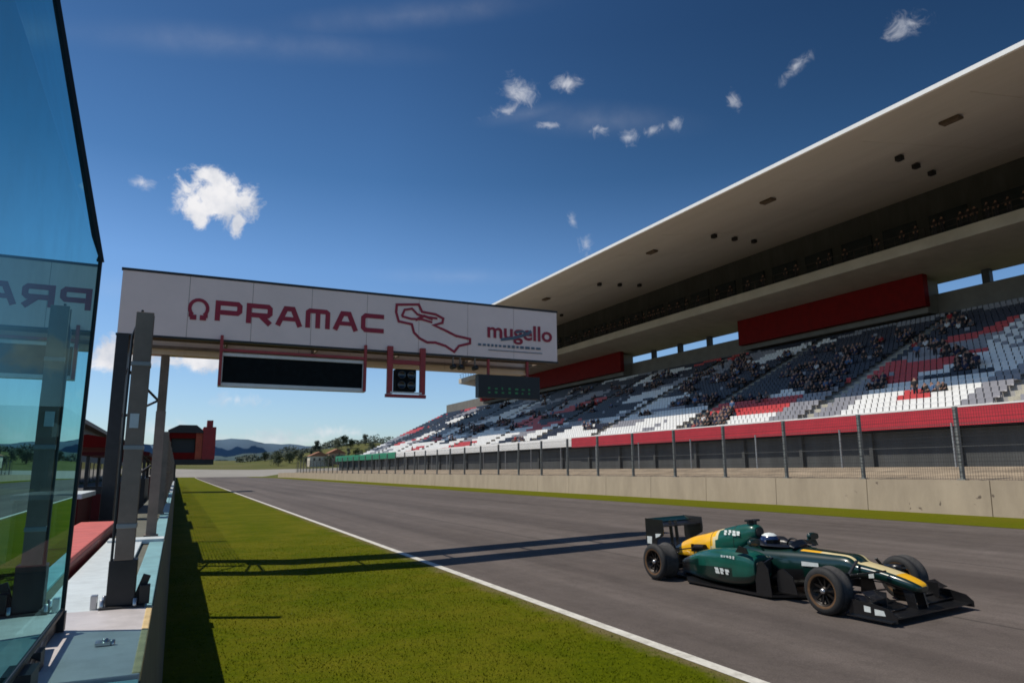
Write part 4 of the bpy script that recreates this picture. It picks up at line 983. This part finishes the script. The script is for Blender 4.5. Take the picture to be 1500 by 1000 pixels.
for k in range(4):
    y0 = 19+9.5*k; O = (-1.9,y0,0)
    ts = thing('pit_stand', labs[k], 'pit stand', O, group='team stands along the pit wall')
    mb = MB(); mb.box(-2.9,-.95,y0,y0+4.2,.0,.9); mb.build('platform', M['darksteel'], ts, O)
    mb = MB(); mb.box(-1.25,-.97,y0+.05,y0+4.1,.9,1.75); mb.box(-2.85,-1.25,y0+.05,y0+.15,.9,1.5); mb.build('counter', M['darksteel' if k % 2 else 'maroon'], ts, O)
    for px_ in (-2.8,-1.05):
        for py_ in (y0+.1,y0+4.0):
            mb = MB(); mb.box(px_-.05,px_+.05,py_,py_+.1,.9,2.55); mb.build('post', M['darksteel'], ts, O)
    mb = MB(); mb.prism([(-3.0,2.56),(-.9,2.56),(-.9,2.68),(-1.9,2.85),(-3.0,2.74)], y0-.15, y0+4.35); mb.build('canopy', M['maroon' if k % 2 else 'darkred'], ts, O)
    mb = MB()
    for q in range(4): mb.box(-1.45,-1.40,y0+.4+.9*q,y0+1.1+.9*q,1.78,2.2)
    mb.build('monitor', M['blackgloss'], ts, O)
pb = thing('pit_building', 'long dark pit building with flat roof beyond the pit lane', 'building', (-22,190,0)); pO = (-22,190,0)
mb = MB(); mb.box(-34,-15.5,110,260,-.5,9.8); mb.build('wall', M['pitbuild'], pb, pO)
mb = MB(); mb.box(-35,-14,109,261,9.82,10.5); mb.build('roof', M['steel'], pb, pO)
for k in range(20):
    y0 = 112+7.3*k; mb = MB(); mb.box(-15.5,-15.4,y0,y0+5.2,0,3.8); mb.build('garage_door', M['glassdark'], pb, pO)
    mb = MB(); mb.box(-15.5,-15.42,y0-.4,y0+6,5.6,8.6); mb.build('window', M['glassdark'], pb, pO)

# ------------------------------------------------------------------ far trees and houses
def tree_proto(h, cw, leafm, seed, kind):
    r_ = random.Random(seed)
    mt = MB(); mt.tube([(0,0,-.3),(0.05*h*.1,0,h*.3),(0,.02*h,h*.6)], [.035*h,.025*h,.01*h], 7)
    for k in range(6):
        a = r_.random()*6.28; z0 = h*(.25+.06*k); mt.tube([(0,0,z0),(cw*.5*math.cos(a),cw*.5*math.sin(a),z0+.14*h)], [.012*h,.004*h], 5)
    ml = MB(); cl = [(r_.gauss(0,.33)*cw, r_.gauss(0,.33)*cw, h*(.22+.66*r_.random()) if kind else h*(.12+.8*r_.random()), (.22+.18*r_.random())*cw) for k in range(22)]
    for cx, cy, cz, rr in cl:
        f_ = max(.35, 1-abs(cz/h-.45)*1.1) if kind else max(.1, 1-cz/h)
        for q in range(70):
            d = Vector((r_.gauss(0,1), r_.gauss(0,1), r_.gauss(0,.8))).normalized()*rr*(.5+.6*r_.random())
            p = Vector((cx*f_, cy*f_, cz)) + d*(f_ if not kind else 1); s_ = .035*h*(.6+r_.random()*.8); u = Vector((r_.gauss(0,1), r_.gauss(0,1), r_.gauss(0,1))).normalized(); w = u.orthogonal().normalized()
            ml.add([p-u*s_, p+w*s_*.7, p+u*s_, p-w*s_*.7], [(0,1,2,3)])
    return mt.build('trunk', M['bark'], fix=False), ml.build('crown', leafm, fix=False)
tp = [tree_proto(9, 6, M['leaf'], 3, 1), tree_proto(11, 4, M['leafdark'], 5, 1), tree_proto(13, 2.4, M['leafdark'], 9, 0)]
tnames = ['round green tree', 'dark tall tree', 'slim dark conifer']
spots = [(78,330,0),(84,322,1),(92,335,2),(66,345,0),(98,350,1),(74,372,0),(104,382,2),(60,372,0),(86,395,1),(54,390,0),(46,372,0),(110,410,0),(70,420,1),(95,430,0),(40,402,1),(58,430,0),(82,300,1),(88,292,2),(95,305,0),(30,410,0),(118,345,0),(36,440,0),(76,310,0),
         (50,410,0),(64,440,0),(78,450,1),(88,440,0),(84,365,0),(70,395,0),(92,372,0),(100,400,0),(48,450,0),(56,460,0),(26,470,0),(34,480,1),(18,460,0),(42,490,0),(10,500,0),(72,352,2),(90,318,0),(80,345,0),(62,405,0),(106,440,1),(98,465,0)]
first = {}
spots = [q for q in spots if q[0] > 43]
for i, (x_, y_, k) in enumerate(spots):
    t_ = thing('tree', tnames[k]+' on the rise beyond the far end of the grandstand', 'tree', (x_,y_,height(x_,y_)-.05), (0,0,i*1.7), tnames[k]+'s beyond the track')
    s_ = .42+.36*random.random(); t_.scale = (s_,)*3
    for src in tp[k]:
        c = src if k not in first else src.copy()
        if k in first: C.objects.link(c)
        c.parent = t_
    first[k] = 1
ml = MB(); r_ = random.Random(21)
for q in range(9000):
    x_ = r_.uniform(38,150); y_ = r_.uniform(470,560); hh = 3.2+2.2*math.sin(x_*.21)+1.6*math.sin(x_*.57+1)
    z_ = height(x_, y_) + max(.3, hh)*r_.random()**.6; p = Vector((x_, y_, z_)); s_ = r_.uniform(.35,.8)
    u = Vector((r_.gauss(0,1), r_.gauss(0,1), r_.gauss(0,1))).normalized(); w_ = u.orthogonal().normalized()
    ml.add([p-u*s_, p+w_*s_*.7, p+u*s_, p-w_*s_*.7], [(0,1,2,3)])
tag(ml.build('woods', M['leafdark'], fix=False), 'hazy green wood along the crest of the rise beyond the track', 'wood', kind='stuff')
for (x_, y_, w_, h_, mm, lb) in ((62,352,9,5,'plaster','pale plaster house with tiled roof among the trees on the rise'),(72,360,8,5.5,'ochre','ochre house with tiled roof among the trees on the rise')):
    z_ = height(x_, y_)-.3; O = (x_,y_,z_)
    hs = thing('house', lb, 'house', O)
    mb = MB(); mb.box(-w_/2,w_/2,-4,4,0,h_); mb.build('wall', M[mm], hs)
    mb = MB(); mb.prism([(-w_/2-.5,h_+.01),(w_/2+.5,h_+.01),(0,h_+2.2)], -4.5, 4.5); mb.build('roof', M['tiles'], hs)
    for q in (-.28,.0,.28):
        mb = MB(); mb.box(q*w_-.5,q*w_+.5,-4.06,-4.002,h_*.55,h_*.82); mb.build('window', M['glassdark'], hs)

# ------------------------------------------------------------------ sky, sun, camera
SUNV = Vector((-.60, .29, 1.0)).normalized()
sun = bpy.data.lights.new('sun', 'SUN'); sun.energy = 4.2; sun.angle = R(.5); sun.color = (1.0,.93,.82)
so = bpy.data.objects.new('sun', sun); C.objects.link(so); so.rotation_euler = (-SUNV).to_track_quat('-Z','Y').to_euler(); so.location = (-30,0,50)
w = bpy.data.worlds.new('World'); scene.world = w; w.use_nodes = True; nt = w.node_tree; N = nt.nodes; L = nt.links; N.clear()
wo = N.new('ShaderNodeOutputWorld'); sky = N.new('ShaderNodeTexSky'); sky.sky_type = 'NISHITA'; sky.sun_disc = False
sky.sun_elevation = math.asin(SUNV.z); sky.sun_rotation = math.atan2(SUNV.x, SUNV.y); sky.altitude = 200; sky.air_density = 1.0; sky.dust_density = .6; sky.ozone_density = 2.2
hs_ = N.new('ShaderNodeHueSaturation'); hs_.inputs['Saturation'].default_value = 1.0; hs_.inputs['Value'].default_value = 1.0; L.new(sky.outputs[0], hs_.inputs['Color'])
bg1 = N.new('ShaderNodeBackground'); bg1.inputs['Strength'].default_value = .17; 
gz = N.new('ShaderNodeTexCoord'); sz = N.new('ShaderNodeSeparateXYZ'); L.new(gz.outputs['Generated'], sz.inputs[0])
tint = N.new('ShaderNodeValToRGB'); te = tint.color_ramp.elements
while len(te) < 6: te.new(.5)
for q, (p_, c_) in zip(te, ((0,(1.15,1.3,1.5)),(.12,(1.1,1.3,1.52)),(.27,(.90,1.22,1.52)),(.39,(.49,.83,1.10)),(.55,(.34,.60,.84)),(1,(.26,.45,.68)))):
    q.position = p_; q.color = (*[v*.5 for v in c_], 1)      # sky colour grading by height above the horizon
L.new(sz.outputs['Z'], tint.inputs['Fac'])
tm_ = N.new('ShaderNodeVectorMath'); tm_.operation = 'MULTIPLY'; L.new(hs_.outputs[0], tm_.inputs[0]); L.new(tint.outputs['Color'], tm_.inputs[1])

pol = N.new('ShaderNodeValToRGB'); pe = pol.color_ramp.elements; pe[0].position = .22; pe[0].color = (1,1,1,1); pe[1].position = .80; pe[1].color = (.46,.52,.54,1)   # deeper blue away from the sun
L.new(sz.outputs['X'], pol.inputs['Fac'])
tp2 = N.new('ShaderNodeVectorMath'); tp2.operation = 'MULTIPLY'; pz = N.new('ShaderNodeMapRange'); pz.interpolation_type = 'SMOOTHSTEP'; pz.inputs['From Min'].default_value = .10; pz.inputs['From Max'].default_value = .48; L.new(sz.outputs['Z'], pz.inputs['Value'])
pm = N.new('ShaderNodeMixRGB'); pm.inputs['Color1'].default_value = (1,1,1,1); L.new(pz.outputs[0], pm.inputs['Fac']); L.new(pol.outputs['Color'], pm.inputs['Color2'])
L.new(tm_.outputs[0], tp2.inputs[0]); L.new(pm.outputs['Color'], tp2.inputs[1])
L.new(tp2.outputs[0], bg1.inputs['Color'])
bg2 = N.new('ShaderNodeBackground'); bg2.inputs['Strength'].default_value = .92
tcw = N.new('ShaderNodeTexCoord'); gen = tcw.outputs['Generated']
def vdot(vec):
    d = N.new('ShaderNodeVectorMath'); d.operation = 'DOT_PRODUCT'; L.new(gen, d.inputs[0]); d.inputs[1].default_value = vec; return d.outputs['Value']
def mth(op, a, b=None, c=None):
    m = N.new('ShaderNodeMath'); m.operation = op
    for i, q in enumerate((a, b, c)):
        if q is None: continue
        if isinstance(q, (int, float)): m.inputs[i].default_value = q
        else: L.new(q, m.inputs[i])
    return m.outputs[0]
def blob(az, el, ha, he, tilt=0., base=0.):
    a, e = R(az), R(el); c = Vector((math.cos(e)*math.sin(a), math.cos(e)*math.cos(a), math.sin(e)))
    r = Vector((math.cos(a), -math.sin(a), 0)); u = r.cross(c)
    r2 = r*math.cos(R(tilt))+u*math.sin(R(tilt)); u2 = u*math.cos(R(tilt))-r*math.sin(R(tilt))
    ra, ua = math.tan(R(ha)), math.tan(R(he))
    x = vdot(r2/ra); y = vdot(u2/ua); f = vdot(c)
    q = mth('SQRT', mth('ADD', mth('MULTIPLY', x, x), mth('MULTIPLY', y, y)))
    v = mth('SUBTRACT', 1.0+base, q)
    return mth('SUBTRACT', v, mth('MULTIPLY', mth('LESS_THAN', f, .3), 10.))
def noise(sc, det, rough, dist=0.):
    n = N.new('ShaderNodeTexNoise'); n.inputs['Scale'].default_value = sc; n.inputs['Detail'].default_value = det; n.inputs['Roughness'].default_value = rough; n.inputs['Distortion'].default_value = dist
    L.new(gen, n.inputs['Vector']); return n.outputs['Fac']
def mx(lst):
    o = lst[0]
    for q in lst[1:]: o = mth('MAXIMUM', o, q)
    return o
puffs = mx([blob(1.5,20.3,2.3,1.7,0,.25), blob(-.2,19.9,1.7,1.5), blob(3.2,20.3,1.6,1.4), blob(.9,21.7,1.7,1.0), blob(.3,18.7,.7,1.1), blob(3.0,18.7,.6,1.1),
            blob(1.0,8.2,3.4,.9), blob(-4.6,8.2,3.0,1.4), blob(-8.5,7.8,3,1.5)])
wisps = mx([blob(26.4,29.8,1.2,.8,-25,.5), blob(30.4,30.4,.9,.55,0,.4), blob(-3.9,20.6,.8,.4,0,.2), blob(25.2,28.6,2.0,.55,15), blob(33.2,26.9,.9,.6), blob(35.6,26.2,1.0,.7), blob(37.6,26.5,1.0,.5,20), blob(39.7,26.8,.6,.6), blob(57.3,30.1,1.3,.9), blob(49.4,29.2,1.6,.5,35),
            blob(30.6,20.0,.4,.8,20), blob(31.7,18.0,.6,.9), blob(28.6,27.4,1.4,.3), blob(12.5,2.9,1.8,.35), blob(6.6,2.3,3.0,.7,0,.3), blob(11,3.0,2.2,.6,0,.2), blob(-1.5,3.0,3,.8), blob(9.0,2.3,1.6,.5), blob(2.8,2.2,1.8,.6), blob(3.7,5.3,2.4,.6), blob(44.5,27.8,.5,.8,20)])
streaks = mx([blob(33,27.6,10,1.8,-6), blob(27,28.3,5,1.0,8), blob(21,15.6,9,1.0), blob(3,31.5,16,1.6,8), blob(16,35,14,1.4,10), blob(-2,13,9,1.4), blob(12,10,10,1.2)])
def sstep(v, a, b):
    m = N.new('ShaderNodeMapRange'); m.interpolation_type = 'SMOOTHSTEP'; m.inputs['From Min'].default_value = a; m.inputs['From Max'].default_value = b; L.new(v, m.inputs['Value']); return m.outputs[0]
n1 = noise(36, 9, .66, .25); n2 = noise(58, 8, .66, .8)
dp = sstep(mth('ADD', mth('MULTIPLY', puffs, 1.25), mth('MULTIPLY', mth('SUBTRACT', n1, .5), 2.9)), -.05, .75)
dw = mth('MULTIPLY', sstep(mth('ADD', wisps, mth('MULTIPLY', mth('SUBTRACT', n2, .5), 3.0)), -.1, 1.9), .70)
n3 = noise(9, 5, .6, .4)
ds = mth('MULTIPLY', sstep(mth('MULTIPLY', mth('MAXIMUM', streaks, 0), n3), .0, .9), .13)
den = mth('MINIMUM', mth('MAXIMUM', mth('MAXIMUM', dp, dw), ds), 1)
crw = N.new('ShaderNodeValToRGB'); e = crw.color_ramp.elements; e[0].position = .34; e[0].color = (.58,.63,.73,1); e[1].position = .62; e[1].color = (.97,.96,.98,1)
L.new(noise(20, 5, .55), crw.inputs['Fac']); L.new(crw.outputs['Color'], bg2.inputs['Color'])
mix = N.new('ShaderNodeMixShader'); L.new(den, mix.inputs['Fac']); L.new(bg1.outputs[0], mix.inputs[1]); L.new(bg2.outputs[0], mix.inputs[2]); L.new(mix.outputs[0], wo.inputs['Surface'])

# camera: 24.6 mm, pitched up 10.3 degrees, 25.3 degrees right of the straight
F = 1025.; RHO = R(.4); dx, dy = 258-750, 690-500
c_, s_ = math.cos(RHO), math.sin(RHO); dx, dy = dx*c_-dy*s_, dx*s_+dy*c_
th = math.atan(dy/F); yaw = math.atan(-dx/math.hypot(F, dy))
up = Vector((0,0,1)); hd = Vector((math.sin(yaw), math.cos(yaw), 0)); rt = Vector((math.cos(yaw), -math.sin(yaw), 0))
fwv = hd*math.cos(th)+up*math.sin(th); u0 = -hd*math.sin(th)+up*math.cos(th); Rv = rt*c_-u0*s_; Uv = u0*c_+rt*s_
cd = bpy.data.cameras.new('camera'); cd.sensor_width = 36; cd.sensor_fit = 'HORIZONTAL'; cd.lens = 36*F/1500; cd.clip_start = .05; cd.clip_end = 20000
co = bpy.data.objects.new('camera', cd); C.objects.link(co)
co.matrix_world = Matrix(((Rv.x,Uv.x,-fwv.x,0),(Rv.y,Uv.y,-fwv.y,0),(Rv.z,Uv.z,-fwv.z,2.0),(0,0,0,1)))
scene.camera = co
scene.view_settings.view_transform = 'Standard'; scene.view_settings.look = 'None'; scene.view_settings.exposure = 0; scene.view_settings.gamma = 1
scene.render.engine = 'CYCLES'
scene.cycles.use_denoising = True; scene.cycles.max_bounces = 8; scene.cycles.diffuse_bounces = 4; scene.cycles.transparent_max_bounces = 12
scene.cycles.filter_width = 1.7
